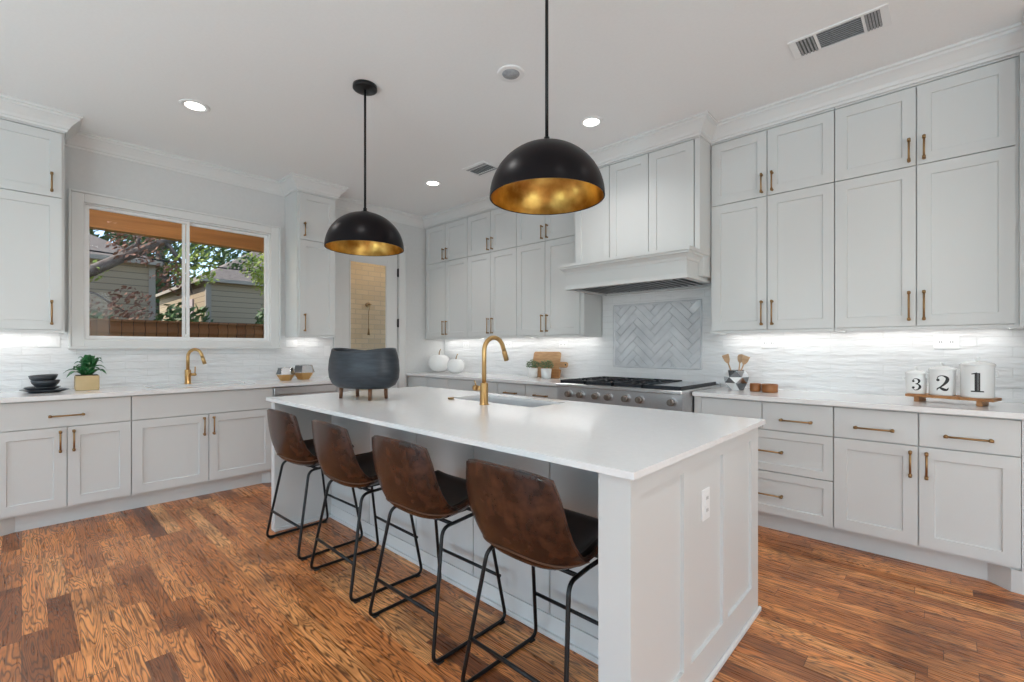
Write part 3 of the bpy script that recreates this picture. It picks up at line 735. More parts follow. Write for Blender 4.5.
# ------------------------------------------------------------------ bar stools
def make_stool(label):
    t = thing('bar_stool', label, 'bar stool', (0, 0, 0), 0, 'leather bar stools along the island')
    # shell: v 0 = top of back, 1 = front of seat ; u across
    prof = [(-.246, .856), (-.240, .79), (-.230, .71), (-.216, .635), (-.190, .565), (-.138, .528), (-.060, .522), (.04, .545), (.115, .572), (.150, .588), (.172, .574)]
    def cr(P, t):
        n = len(P)-1; f = t*n; i = min(int(f), n-1); f -= i
        p0 = P[max(i-1, 0)]; p1 = P[i]; p2 = P[i+1]; p3 = P[min(i+2, n)]
        return [0.5*((2*p1[k]) + (-p0[k]+p2[k])*f + (2*p0[k]-5*p1[k]+4*p2[k]-p3[k])*f*f + (-p0[k]+3*p1[k]-3*p2[k]+p3[k])*f**3) for k in range(len(p1))]
    wid = [(.188,), (.204,), (.217,), (.225,), (.228,), (.226,), (.222,), (.214,), (.208,), (.198,), (.185,)]
    fwd = [(.034,), (.040,), (.046,), (.060,), (.080,), (.085,), (.05,), (.01,), (0,), (-.01,), (-.016,)]
    lift = [(-.010,), (-.002,), (.0,), (.004,), (.022,), (.060,), (.078,), (.058,), (.034,), (.018,), (.010,)]
    def S(u, v, dn=0.0):
        s = u*2-1; y, z = cr(prof, v); w_ = cr(wid, v)[0]; f_ = cr(fwd, v)[0]; l_ = cr(lift, v)[0]
        a = abs(s)**2.6
        z -= .010*abs(s)**4*math.exp(-(v/.12)**2)
        return Vector((s*w_, y + f_*a, z + l_*(abs(s)**4.5 if l_ > 0 else a)))
    def Sn(u, v, d):
        e = .01; p = S(u, v); du = S(min(u+e, 1), v)-S(max(u-e, 0), v); dv = S(u, min(v+e, 1))-S(u, max(v-e, 0))
        n = du.cross(dv).normalized(); return p + n*d
    # orientation of normal: make 'inside' (sitting side) positive
    tst = Sn(.5, .7, 1)-S(.5, .7); sg = 1 if tst.z > 0 else -1
    nu, nv = 20, 32
    def shell(d0, d1, v0, v1, inset=0):
        b = MB()
        A = lambda u, v: Sn(inset+u*(1-2*inset), v0+(v1-v0)*v, sg*d0); B = lambda u, v: Sn(inset+u*(1-2*inset), v0+(v1-v0)*v, sg*d1)
        b.grid(A, nu, nv); b.grid(B, nu, nv)
        def rim(pa, pb):
            n = len(pa); b.add(pa+pb, [(i, i+1, n+i+1, n+i) for i in range(n-1)], True)
        us = [i/nu for i in range(nu+1)]; vs = [i/nv for i in range(nv+1)]
        rim([A(u, 0) for u in us], [B(u, 0) for u in us]); rim([A(u, 1) for u in us], [B(u, 1) for u in us])
        rim([A(0, v) for v in vs], [B(0, v) for v in vs]); rim([A(1, v) for v in vs], [B(1, v) for v in vs])
        return b
    shell(-.013, .004, 0, 1).build('bucket_shell', LEATHER, t, .004, seg=2, weld=True)
    shell(.004, .018, .02, .985, .02).build('seat_lining', SEATM, t, .005, seg=2, weld=True)  # inner layer whose darker colour carries the shade on the seat
    # seam piping along rim and the low seam on the outside back
    b = MB(); rim = [Sn(0, 1-i/40, -.003*sg) for i in range(41)] + [Sn(i/16, 0, -.003*sg) for i in range(1, 17)] + [Sn(1, i/40, -.003*sg) for i in range(1, 41)]
    b.tube(rim, .0052, 6); b.build('edge_piping', LEATHER, t)
    b = MB(); b.tube([Sn(i/24, .375 + .06*(abs(i/12-1))**2, -.0138*sg) for i in range(25)], .0034, 5); b.build('seam', STITCH, t)
    # underframe and sled legs
    b = MB(); b.box(-.10, .10, -.09, .08, .498, .504); b.tube([(-.17, -.07, .500), (.17, -.07, .500)], .008); b.tube([(-.17, .07, .514), (.17, .07, .514)], .008)
    b.build('underframe', BLACK, t)
    for s in (-1, 1):
        pts = [(s*.172, .0, .502), (s*.186, .118, .518), (s*.232, .200, .010), (s*.232, -.215, .010), (s*.184, -.128, .500), (s*.172, .0, .502)]
        MB().tube(rounded(pts, .04, 6), .0078, 10).build('sled_frame', BLACK, t)
        for y in (.17, -.18):
            MB().box(s*.232-.010, s*.232+.010, y-.014, y+.014, 0, .006).build('foot_glide', DARK, t)
    MB().tube([(-.220, -.185, .180), (.220, -.185, .180)], .0075).build('footrest', BLACK, t)
    MB().tube([(-.219, .176, .205), (.219, .176, .205)], .0075).build('footrest', BLACK, t)
    return t
SL = ['brown leather bar stool at the far left end of the island', 'brown leather bar stool second from the left at the island', 'brown leather bar stool third from the left at the island', 'brown leather bar stool nearest the camera at the right end of the island']
proto = make_stool(SL[0])
for i, x in enumerate((-2.955, -2.308, -1.676, -1.036)):
    o = proto if i == 0 else copy_tree(proto)
    o.location = (x, 1.298, 0); o.rotation_euler.z = math.radians((1.5, -1, 1, -.5)[i]); o['label'] = SL[i]

# ------------------------------------------------------------------ pendants
def make_pendant(label):
    t = thing('pendant_lamp', label, 'pendant lamp', (0, 0, 0), 0, 'dome pendant lamps over the island')
    R = .2485; z0 = 1.886; n = 20
    def dome(r, zc=0): return [(r*math.cos(PI/2*i/n), z0+zc+(r*.94)*math.sin(PI/2*i/n)) for i in range(n+1)]
    MB().lathe(dome(R), seg=64).build('shade', DOME, t, fixn=False)
    sh = [o for o in bpy.data.objects if o.parent == t][-1]
    q = dome(R-.005); MB().lathe(q, seg=64).build('shade_lining', GOLD, t)
    MB().lathe([(R-.005, z0), (R-.005, z0-.002), (R+.0005, z0-.002), (R+.0005, z0), (R, z0+.002)], seg=64).build('rim', DOME, t)
    for c in list(bpy.data.objects):
        if c.parent == t and c.name.startswith(('shade', 'rim')):   # remove end caps
            bm = bmesh.new(); bm.from_mesh(c.data)
            bmesh.ops.delete(bm, geom=[f for f in bm.faces if len(f.verts) > 30], context='FACES'); bm.to_mesh(c.data); bm.free()
    zt = z0 + R*.94
    MB().lathe([(.030, zt-.006), (.028, zt+.006), (.012, zt+.012), (.012, zt+.03), (.0, zt+.03)], seg=24).build('shade_cap', BLACK, t)
    MB().tube([(0, 0, zt+.01), (0, 0, CZ-.01)], .0075).build('rod', BLACK, t)
    MB().lathe([(0, CZ-.028), (.066, CZ-.028), (.077, CZ-.022), (.077, CZ)], seg=40).build('ceiling_canopy', BLACK, t)
    s = MB().tube([(0, 0, zt-.01), (0, 0, zt-.04)], .02).build('bulb_holder', BLACK, t)
    MB().lathe([(.012, zt-.04), (.024, zt-.06), (.026, zt-.072), (.016, zt-.085), (0, zt-.088)], seg=20).build('bulb', PLASTIC, s)
    return t
p = make_pendant('black dome pendant lamp with gold inside over the far end of the island'); p.location = (-2.765, 1.54, 0)
p2 = copy_tree(p); p2.location = (-1.258, 1.562, 0); p2['label'] = 'black dome pendant lamp with gold inside nearer the camera, left of the range hood'

# ------------------------------------------------------------------ ceiling fittings
def can(label, x, y, lit=True):
    t = thing('recessed_light', label, 'recessed light', (x, y, CZ), 0, 'recessed ceiling lights')
    MB().lathe([(.060, -.004), (.088, -.006), (.092, -.003), (.092, 0), (.060, -.0005), (.060, -.004)], seg=40, cap=False).build('trim_ring', PLASTIC, t)
    MB().lathe([(0, -.0025), (.0605, -.0025)], seg=32, cap=False).build('lens', LAMP, t)
    l = light('can_lamp', 'SPOT', (x, y, CZ-.03), (0, 0, -1), 23, (1, .98, .97), spot_size=2.3, spot_blend=.9, shadow_soft_size=.06)
    l.parent = t; l.location = (0, 0, -.03)
can('lit recessed ceiling light at the left, in front of the window', -3.87, .84)
can('lit recessed ceiling light just right of the front pendant rod', -1.95, 2.96)
can('lit recessed ceiling light between the two pendants, near the far corner', -3.88, 2.93)
# added unseen cans that light the room behind and right of the camera
for x, y in ((-1.95, .84), (.2, .84), (.2, 2.3), (-3.87, -1.6), (-.9, -1.9), (2.2, -1.6)):
    can('added recessed light out of view that fills the room behind the camera', x, y)
t = thing('ceiling_speaker', 'unlit grey eyeball fitting in the ceiling left of the front pendant rod', 'ceiling fitting', (-1.97, 2.09, CZ))
MB().lathe([(.054, -.006), (.080, -.010), (.086, -.004), (.086, 0)], seg=40, cap=False).build('trim_ring', PLASTIC, t)
e = MB().lathe([(0, -.018), (.022, -.018), (.026, -.012), (.052, -.010), (.056, -.004)], seg=32).build('eyeball', SPEAK, t)
DUCT = mat('duct_shadow_grey', (.10, .115, .11), .6)
def vent(label, x0, x1, y0, y1, along='x'):
    cx, cy = (x0+x1)/2, (y0+y1)/2
    t = thing('ceiling_vent', label, 'air vent', (cx, cy, CZ), 0, 'ceiling air vents'); o = (cx, cy, CZ)
    b = MB(); f = .016; z0, z1 = CZ-.008, CZ
    L_ = (x1-x0) if along == 'x' else (y1-y0)
    def bx(a0, a1, c0, c1, z0, z1, mb):
        if along == 'x': mb.box(x0+a0, x0+a1, y0+c0, y0+c1, z0, z1)
        else: mb.box(x0+c0, x0+c1, y0+a0, y0+a1, z0, z1)
    W_ = (y1-y0) if along == 'x' else (x1-x0)
    bx(0, L_, 0, f, z0, z1, b); bx(0, L_, W_-f, W_, z0, z1, b); bx(0, f*2.2, f, W_-f, z0, z1, b); bx(L_-f*2.2, L_, f, W_-f, z0, z1, b)
    bx(L_*.27, L_*.30, f, W_-f, z0, z1, b); bx(L_*.745, L_*.775, f, W_-f, z0, z1, b)
    b.build('frame', PLASTIC, t, .001, off=o)
    d = MB(); bx(f, L_-f, f, W_-f, CZ-.0015, CZ-.0005, d); d.build('duct', DUCT, t, off=o)
    s = MB()
    for side in (0, 1):
        a0 = f*2.2 if side == 0 else L_*.775; a1 = L_*.27 if side == 0 else L_-f*2.2
        n = 5
        for i in range(n):
            a = a0+(a1-a0)*(i+.5)/n; bx(a-.004, a+.004, f, W_-f, CZ-.007, CZ-.002, s)
    for i in range(9):
        c = f+(W_-2*f)*(i+.5)/9; bx(L_*.30, L_*.745, c-.0010, c+.0010, CZ-.0065, CZ-.002, s)
    s.build('louvre', SPEAK, t, off=o)
vent('long white air vent in the ceiling at the top right', -.64, -.20, 2.945, 3.145)
vent('small white air vent in the ceiling beside the front pendant', -3.37, -3.08, 2.89, 3.14, 'y')

# ------------------------------------------------------------------ under-cabinet lights
def strip(label, x0, x1, y, z, along='x'):
    b = MB()
    if along == 'x': b.box(x0, x1, y-.012, y+.012, z-.008, z)
    else: b.box(y-.012, y+.012, x0, x1, z-.008, z)
    o = b.build('under_cabinet_light', STRIP); tag(o, label, 'under-cabinet light', 'under-cabinet LED strips')
    L_ = x1-x0
    c = ((x0+x1)/2, y, z-.012) if along == 'x' else (y, (x0+x1)/2, z-.012)
    l = light('strip_lamp', 'AREA', c, (0, 0, -1), 1.0*L_, (1, .98, .95), shape='RECTANGLE', size=(L_ if along == 'x' else .03), size_y=(.03 if along == 'x' else L_))
strip('glowing strip light under the wall cabinets left of the hood', -5.0, -2.56, 3.93, UB+.02)
strip('glowing strip light under the wall cabinets right of the hood', -1.30, .28, 3.93, UB+.02)
strip('glowing strip light under the cabinet left of the window', -.50, .18, WX+.10, UB+.02, 'y')
strip('glowing strip light under the narrow cabinet beside the glazed door', 1.94, 2.27, WX+.10, UB+.02, 'y')

# outlets
GO = 'outlets on the backsplash'
yw = WY-.0082
for x, l, w_, h_, n, tg in ((0.012, 'white double outlet plate above the numbered canisters', .12, .085, 2, 0), (-1.0, 'white outlet plate right of the wooden utensils', .115, .075, 2, 0),
             (-3.01, 'white outlet plate above the cutting board', .11, .075, 2, 0), (-4.60, 'white outlet plate behind the smaller ceramic pumpkin', .11, .075, 2, 0), (-3.83, 'white outlet plate behind the island faucet spout', .11, .075, 2, 0)):
    outlet(l, (x, yw, 1.27), 0, w_, h_, n, GO, tg)
xw = WX+.0082
outlet('white switch plate under the cabinet left of the window', (xw, .145, 1.283), R90, .125, .085, 2, GO, 1, 'switch_plate')
outlet('white switch plate under the narrow cabinet beside the window', (xw, 1.965, 1.280), R90, .115, .075, 2, GO, 1, 'switch_plate')
outlet('upright white switch plate on the tile next to the glazed door', (xw, 2.352, 1.20), R90, .07, .115, 1, GO, 1, 'switch_plate')

# ------------------------------------------------------------------ faucets
def faucet(label, loc, rz, H, reach, brass, lever):
    t = thing('faucet', label, 'faucet', loc, rz)       # spout towards local +y
    MB().lathe([(.029, 0), (.029, .003), (.0245, .005), (.0235, .125), (.021, .129), (.0, .129)], seg=28).build('base', brass, t)
    r = reach/2; zc = H-r
    pts = [(0, 0, .12), (0, 0, zc-.02)] + arc((0, r, zc), r, 180, 15, 14, 'yz')
    e = Vector(pts[-1]); d = (Vector(pts[-1])-Vector(pts[-2])).normalized(); pts.append(tuple(e+d*.02))
    MB().tube(pts, .0135, 16).build('spout', brass, t)
    e2 = e+d*.02
    MB().tube([e2, e2+d*.015, e2+d*.065], [.0135, .0155, .0155], 16).build('spray_head', brass, t)
    l = MB()
    if lever == 'side':
        l.tube([(-.02, 0, .095), (-.058, 0, .095)], .015, 16); l.tube([(-.060, 0, .095), (-.085, 0, .095)], .018, 16); l.tube([(-.072, 0, .11), (-.074, -.01, .14)], .004)
    else:
        l.tube([(0, .02, .085), (0, .075, .085)], .012, 12); l.tube([(0, .068, .085), (0, .070, .155)], .0045)
    l.build('lever', brass, t)
    return t
faucet('brushed brass gooseneck faucet on the island worktop', (-1.996, 1.885, IT), math.radians(0), .400, .165, BRASS, 'side')
faucet('brushed brass gooseneck faucet under the window', (-4.965, 1.025, CT), math.radians(-52), .31, .135, BRASS, 'up')
tag(MB().lathe([(.0, IT+.013), (.020, IT+.013), (.022, IT+.009), (.019, IT), ], (-2.36, 1.93), 24).build('air_switch', BRONZE), 'small round bronze button set in the island worktop left of the faucet', 'button')

# ------------------------------------------------------------------ planter on the island
WALNUT = mat('walnut_leg', (.17, .075, .035), .4)
t = thing('planter_bowl', 'wide charcoal oval bowl planter on small wooden legs on the island', 'planter', (-2.833, 1.566, IT+.001), math.radians(12))
pr = [(.0, .066), (.10, .067), (.165, .072), (.203, .094), (.224, .135), (.229, .185), (.224, .230), (.210, .285), (.206, .302), (.199, .302), (.200, .285), (.214, .230), (.217, .185), (.210, .142), (.188, .108), (.12, .086), (0, .084)]
b = MB().lathe(pr, seg=56, sx=1.26, sy=.74)
b.v = [(x, y, z + (.016*(x/.22)**2 if z > .2 else 0)) for x, y, z in b.v]
b.v = [(x, y, .066+(z-.066)*1.05) for x, y, z in b.v]; b.build('bowl', CHAR, t)
for sx in (-1, 1):
    for sy in (-1, 1):
        MB().tube([(sx*.140, sy*.070, 0), (sx*.138, sy*.066, .078)], [.011, .014], 12).build('leg', WALNUT, t)

# ------------------------------------------------------------------ window counter items
def sq_plate(name, label, cx, cy, z, s, h, rz, group):
    t = thing(name, label, 'plate', (cx, cy, z), rz, group)
    b = MB()
    def rr(s, z, n=24):
        out = []
        for k in range(n*2):
            a = 2*PI*k/(n*2); c, q = math.cos(a), math.sin(a); p = 5.0
            r = s/((abs(c)**p+abs(q)**p)**(1/p)); out.append((r*c, r*q, z))
        return out
    rings = [rr(s*.55, 0), rr(s*.6, 0), rr(s, h), rr(s, h+.004), rr(s*.96, h+.003), rr(s*.58, .006), rr(.001, .006)]
    n = len(rings[0]); vs = [p for r in rings for p in r]
    b.add(vs, [(i*n+k, i*n+(k+1) % n, (i+1)*n+(k+1) % n, (i+1)*n+k) for i in range(len(rings)-1) for k in range(n)] + [tuple(range(n))[::-1]], True)
    b.build('dish', SLATE, t); return t
GP = 'black dishes stacked by the window'
PX, PY = -4.80, .115
sq_plate('dinner_plate', 'largest square black plate, lowest of the stack on the window counter', PX, PY, CT, .118, .018, math.radians(12), GP)
sq_plate('side_plate', 'smaller square black plate on the large one', PX, PY-.01, CT+.012, .092, .024, math.radians(-8), GP)
def bowl(name, label, cat, c, prof, m, group, tilt=0, seg=36):
    t = thing(name, label, cat, c, 0, group); t.rotation_euler = (tilt, 0, .3)
    MB().lathe(prof, seg=seg).build('dish', m, t); return t
bp = [(.0, 0), (.035, 0), (.050, .008), (.072, .038), (.078, .060), (.074, .060), (.067, .038), (.045, .013), (0, .010)]
bowl('cereal_bowl', 'round black bowl on the plates, under a second bowl', 'bowl', (PX, PY+.005, CT+.028), bp, SLATE, GP)
bowl('cereal_bowl', 'round black bowl, topmost of the stack by the window', 'bowl', (PX, PY-.003, CT+.066), bp, SLATE, GP, .06)

def leaf(b, base, yaw, L, W, rise, droop, n=7):
    vs = []; dx, dy = math.cos(yaw), math.sin(yaw)
    for i in range(n+1):
        s = i/n; r = L*s; z = rise*math.sin(s*PI*.62)*1.05 - droop*s*s; w_ = W*math.sin(PI*min(1, .08+.92*s)**.8)*.5 + .0005
        c = Vector(base)+Vector((dx*r, dy*r, z)); p = Vector((-dy, dx, 0))*w_
        vs += [c-p+Vector((0, 0, w_*.35)), c, c+p+Vector((0, 0, w_*.35))]
    b.add(vs, [(i*3+k, i*3+k+1, (i+1)*3+k+1, (i+1)*3+k) for i in range(n) for k in (0, 1)], True)
t = thing('potted_plant', 'green leafy plant in a square tan pot on the window counter', 'potted plant', (-4.83, .345, CT))
MB().box(-.062, .062, -.068, .068, 0, .112).build('pot', POTG, t, .004)
MB().box(-.056, .056, -.062, .062, .112, .116).build('soil', noisy('soil', (.03, .02, .012), (.06, .04, .025), 40, .9), t)
b = MB(); random.seed(3)
for i in range(19):
    a = i*2.39996; k = i/19
    leaf(b, (random.uniform(-.02, .02), random.uniform(-.025, .025), .112), a, .06+.085*k*random.uniform(.8, 1.1), .050, .105*(1-k)+.045, .06*k)
b.build('leaves', LEAFD, t, solid=.0012)

# faceted bowls
def geo_bowl(label, c, R, h, seg, rz):
    t = thing('faceted_bowl', label, 'bowl', c, rz, 'faceted gold bowls')
    zs = [0, h*.45]
    MB().lathe([(0, .002), (R*.55, 0), (R, h*.50), (R*.97, h*.50), (R*.5, .008), (0, .008)], seg=seg, smooth=False).build('gold_base', BRASS, t)
    gt = MB().lathe([(R*.99, h*.50), (R*.78, h), (R*.76, h), (R*.96, h*.50)], seg=seg, smooth=False, cap=False)
    gt.mi = [(0, 1, 2, 0, 2, 1)[i % 6] for i in range(len(gt.f))]; gt.build('glass_top', [GLASSW, SILVER, FACET], t)
    b = MB()
    for k in range(seg):
        a = 2*PI*k/seg; a2 = 2*PI*(k+1)/seg
        p = lambda r, a, z: (r*math.cos(a), r*math.sin(a), z)
        b.tube([p(R, a, h*.5), p(R*.78, a, h)], .0022, 5); b.tube([p(R*.78, a, h), p(R*.78, a2, h)], .0022, 5); b.tube([p(R, a, h*.5), p(R, a2, h*.5)], .002, 5)
    b.build('wire_edge', SILVER, t)
geo_bowl('smaller faceted gold and glass bowl, nearer the window faucet', (-4.78, 1.80, CT), .086, .125, 6, .2)
geo_bowl('larger faceted gold and glass bowl, nearer the glazed door', (-4.83, 2.00, CT), .108, .145, 6, .5)

# ------------------------------------------------------------------ range wall counter items
def pumpkin(label, c, R, H, st):
    t = thing('ceramic_pumpkin', label, 'ceramic pumpkin', c, 0, 'white ceramic pumpkins')
    b = MB(); nu, nv = 64, 20
    def F(u, v):
        a = 2*PI*u; q = PI*v; r = math.sin(q)**.85 * R*(1-.02*abs(math.cos(a*5))**6)
        z = H/2 - math.cos(q)*H/2*(1-.0) ; z -= .12*H*math.exp(-((1-v)*6)**2); z += .02*H*math.exp(-(v*7)**2)
        return (r*math.cos(a), r*math.sin(a), max(0, z))
    b.grid(F, nu, nv); b.build('body', CERAM, t)
    MB().tube([(0, 0, H*.84), (.004, 0, H*.98), (.012, .004, H*1.02+st*.4), (.028, .006, H+st)], [.009, .006, .005, .006], 8).build('stem', BRONZE, t)
pumpkin('larger white ceramic pumpkin with bronze stem, in the corner of the counter', (-4.87, 3.78, CT), .142, .262, .045)
pumpkin('smaller white ceramic pumpkin with bronze stem, right of the larger one', (-4.50, 3.76, CT), .112, .205, .04)

t = thing('cutting_board', 'light wood cutting board with round-ended side handle leaning on the backsplash', 'cutting board', (-3.19, 3.92, CT)); t.rotation_euler = (math.radians(-12), 0, 0)
b = MB(); pts = []
def rect_round(x0, x1, z0, z1, r, n=5):
    out = []
    for cx, cz, a0 in ((x1-r, z0+r, -90), (x1-r, z1-r, 0), (x0+r, z1-r, 90), (x0+r, z0+r, 180)):
        for k in range(n+1):
            a = math.radians(a0+90*k/n); out.append((cx+r*math.cos(a), cz+r*math.sin(a)))
    return out
def plate_xz(b, pts, y0, y1):
    n = len(pts); b.add([(x, y0, z) for x, z in pts]+[(x, y1, z) for x, z in pts], [tuple(range(n)), tuple(range(n, 2*n))[::-1]]+[(i, (i+1) % n, n+(i+1) % n, n+i) for i in range(n)], False)
plate_xz(b, rect_round(-.185, .19, 0, .285, .025), -.018, 0)
b.build('board', CORKW, t, .002)
b = MB(); plate_xz(b, rect_round(.188, .300, .115, .175, .022), -.016, -.002)
h = b.build('handle', CORKW, t, .002)
MB().tube([(.275, -.0165, .145), (.275, -.0015, .145)], .010, 14).build('hole', DARK, h)
t = thing('cutting_board', 'small darker wooden board standing behind the right-hand potted plant', 'cutting board', (-2.99, 3.865, CT)); t.rotation_euler = (math.radians(-14), 0, 0)
b = MB(); plate_xz(b, rect_round(-.08, .055, 0, .10, .012), -.014, 0); b.build('board', WOODM, t, .002)

def small_pot(label, c, r, h, n=150):
    t = thing('potted_herb', label, 'potted plant', c, 0, 'small potted plants')
    MB().lathe([(0, 0), (r*.86, 0), (r, h), (r*.92, h), (r*.90, h-.01), (0, h-.012)], seg=28).build('pot', CERAM, t)
    b = MB()
    for i in range(n):
        a = random.uniform(0, 2*PI); q = random.uniform(0, 1)**.5; e = random.uniform(0, 1)
        rr_ = r*1.18*q; p = (rr_*math.cos(a), rr_*math.sin(a), h + .085*e*math.sqrt(max(0, 1-q*q*.8)) + .002)
        leaf(b, p, a+random.uniform(-.9, .9), .022, .014, .012, .004, 3)
    b.build('foliage', LEAFG, t, solid=.0008)
small_pot('small sage plant in a white pot, the left of two before the cutting board', (-3.255, 3.80, CT), .056, .105)
small_pot('small sage plant in a white pot, the right of two before the cutting board', (-3.068, 3.80, CT), .058, .105)

# utensil vase
UV = (-1.175, 3.80, CT)
t = thing('utensil_vase', 'faceted silver and white vase holding wooden utensils right of the range', 'vase', UV, .25)
vs = []; rings = [(.050, 0), (.088, .055), (.088, .100), (.064, .150)]; n = 6
for j, (r, z) in enumerate(rings):
    for k in range(n):
        a = 2*PI*(k+.5*(j % 2))/n; vs.append((r*math.cos(a), r*math.sin(a), z))
b = MB(); ci = 0
b.add(vs[:n], [tuple(range(n))[::-1]], False)
for j in range(3):
    for k in range(n):
        k2 = (k+1) % n; A = vs[j*n+k]; B = vs[j*n+k2]; Cc = vs[(j+1)*n+k]; Dd = vs[(j+1)*n+k2]
        if j % 2 == 0: tri = [(A, B, Cc), (B, Dd, Cc)]
        else: tri = [(A, B, Dd), (A, Dd, Cc)]
        for q, tr in enumerate(tri):
            b.cur = (j*2+q+k) % 3; b.add(tr, [(0, 1, 2)], False)
b.build('body', [SILVER, CERAM, FACET], t, solid=.002)
def utensil(label, name, tip, kind):
    t = thing(name, label, 'utensil', UV, 0, 'wooden utensils in the vase')
    p0 = Vector((-tip[0]*.1, tip[1]*1.2, .012)); p1 = Vector((tip[0]*.72, tip[1]*.72, .012+(tip[2]-.012)*.74)); p2 = Vector(tip)
    MB().tube([p0, p1], .0052, 8).build('handle', WOODL, t)
    d = (p2-p1).normalized(); sx = Vector((1, 0, 0)) - d*d.x; sx.normalize(); nn = d.cross(sx)
    b = MB(); L_ = (p2-p1).length; prof_ = [(0, .006), (.12, .012), (.35, .021), (.7, .025), (.92, .019), (1, .006)] if kind == 'spoon' else [(0, .006), (.15, .014), (.4, .022), (1, .027), (1.01, .020)]
    vs = []
    for s_, w_ in prof_:
        c = p1 + d*L_*s_
        for sd, th in ((-1, -1), (1, -1), (1, 1), (-1, 1)): vs.append(c + sx*w_*sd + nn*.003*th)
    m_ = len(prof_)
    b.add(vs, [(i*4+k, i*4+(k+1) % 4, (i+1)*4+(k+1) % 4, (i+1)*4+k) for i in range(m_-1) for k in range(4)]+[(0, 1, 2, 3), tuple((m_-1)*4+k for k in (3, 2, 1, 0))], False)
    b.build('spoon_head' if kind == 'spoon' else 'blade', WOODL, t, .002)
utensil('wooden spatula leaning to the left in the faceted vase', 'wooden_spatula', (-.082, .0, .270), 'spat')
utensil('wooden spoon standing near the middle of the faceted vase', 'wooden_spoon', (.030, .022, .275), 'spoon')
utensil('slotted wooden server leaning to the right in the faceted vase', 'wooden_server', (.080, -.020, .262), 'spat')
for lbl, x, r, y in (('small amber wooden bowl nearer the vase', -1.025, .038, 3.75), ('wider amber wooden bowl right of the small one', -.928, .054, 3.745)):
    t = thing('wooden_bowl', lbl, 'bowl', (x, y, CT), 0, 'amber wooden bowls')
    MB().lathe([(0, 0), (r*.92, 0), (r, .008), (r, .058), (r*.93, .060), (r*.90, .056), (r*.9, .012), (0, .010)], seg=30).build('dish', AMBER, t)

# riser and canisters
A0, A1 = Vector((-.150, 3.765)), Vector((.215, 3.665)); ax = (A1-A0); rz = math.atan2(ax.y, ax.x); RL = ax.length+.005
rc_ = (A0+A1)/2
t = thing('serving_riser', 'rough-edged wooden riser tray under the three numbered canisters', 'riser', (rc_.x, rc_.y, CT), rz)
b = MB(); nn_ = 24; vs = []
random.seed(5)
for k in range(nn_+1):
    x = -RL/2+RL*k/nn_; e1 = random.uniform(-.004, .004); e2 = random.uniform(-.004, .004)
    vs += [(x, -.075+e1, .030), (x, .075+e2, .030), (x, .075+e2, .046), (x, -.075+e1, .046)]
b.add(vs, [(i*4+k, i*4+(k+1) % 4, (i+1)*4+(k+1) % 4, (i+1)*4+k) for i in range(nn_) for k in range(4)]+[(0, 1, 2, 3), tuple(nn_*4+k for k in (3, 2, 1, 0))], False)
b.build('board', WOODM, t, .002)
for x in (-RL/2+.05, RL/2-.06):
    MB().box(x-.012, x+.012, -.06, .06, 0, .030).build('foot', WOODM, t, .002)
def stroke(b, pts, R, cz, H, ang0):
    """pts (x, z, width) in units of the glyph height, laid on a cylinder of radius R"""
    L_ = []
    for i, (x, z, w_) in enumerate(pts):
        a = pts[max(i-1, 0)]; c = pts[min(i+1, len(pts)-1)]; d = Vector((c[0]-a[0], c[1]-a[1])); d = d.normalized() if d.length > 1e-6 else Vector((0, 1))
        n_ = Vector((-d.y, d.x)); L_.append(((x+n_.x*w_/2, z+n_.y*w_/2), (x-n_.x*w_/2, z-n_.y*w_/2)))
    vs = []
    for p, q in L_:
        for (x, z) in (p, q):
            th = ang0 + x*H/R; vs.append((R*math.cos(th), R*math.sin(th), cz+z*H))
    b.add(vs, [(2*i, 2*i+1, 2*i+3, 2*i+2) for i in range(len(L_)-1)], False)
def smooth_pts(P, n=8):
    out = []
    m_ = len(P)-1
    for i in range(m_):
        p0 = P[max(i-1, 0)]; p1 = P[i]; p2 = P[i+1]; p3 = P[min(i+2, m_)]
        for k in range(n):
            f = k/n; out.append(tuple(0.5*((2*p1[j]) + (-p0[j]+p2[j])*f + (2*p0[j]-5*p1[j]+4*p2[j]-p3[j])*f*f + (-p0[j]+3*p1[j]-3*p2[j]+p3[j])*f**3) for j in range(3)))
    out.append(P[-1]); return out
def dot(x, z, r): return [(x-r, z, .01), (x-r*.7, z, r*1.4), (x, z, r*2), (x+r*.7, z, r*1.4), (x+r, z, .01)]
GL = {
 '1': [[(0, -.5, .20), (0, .46, .20)], [(-.22+.024*k, .40+.005*k, .04+.005*k) for k in range(10)], [(-.24+.04*k, -.47, .06) for k in range(13)]],
 '2': [smooth_pts([(-.26, .20, .03), (-.20, .40, .05), (0, .48, .05), (.22, .36, .15), (.24, .18, .19), (.08, -.08, .12), (-.20, -.36, .05), (-.27, -.47, .05)]), dot(-.21, .20, .09), smooth_pts([(-.27, -.38, .04), (-.12, -.30, .10), (.06, -.40, .17), (.22, -.42, .12), (.30, -.28, .03)])],
 '3': [smooth_pts([(-.24, .26, .03), (-.14, .43, .05), (.04, .47, .07), (.20, .32, .17), (.14, .12, .10), (-.04, .04, .04)]), smooth_pts([(-.04, .04, .04), (.16, -.02, .10), (.26, -.22, .19), (.10, -.44, .09), (-.10, -.47, .05), (-.25, -.30, .03)]), dot(-.18, .26, .09), dot(-.18, -.28, .10)],
}
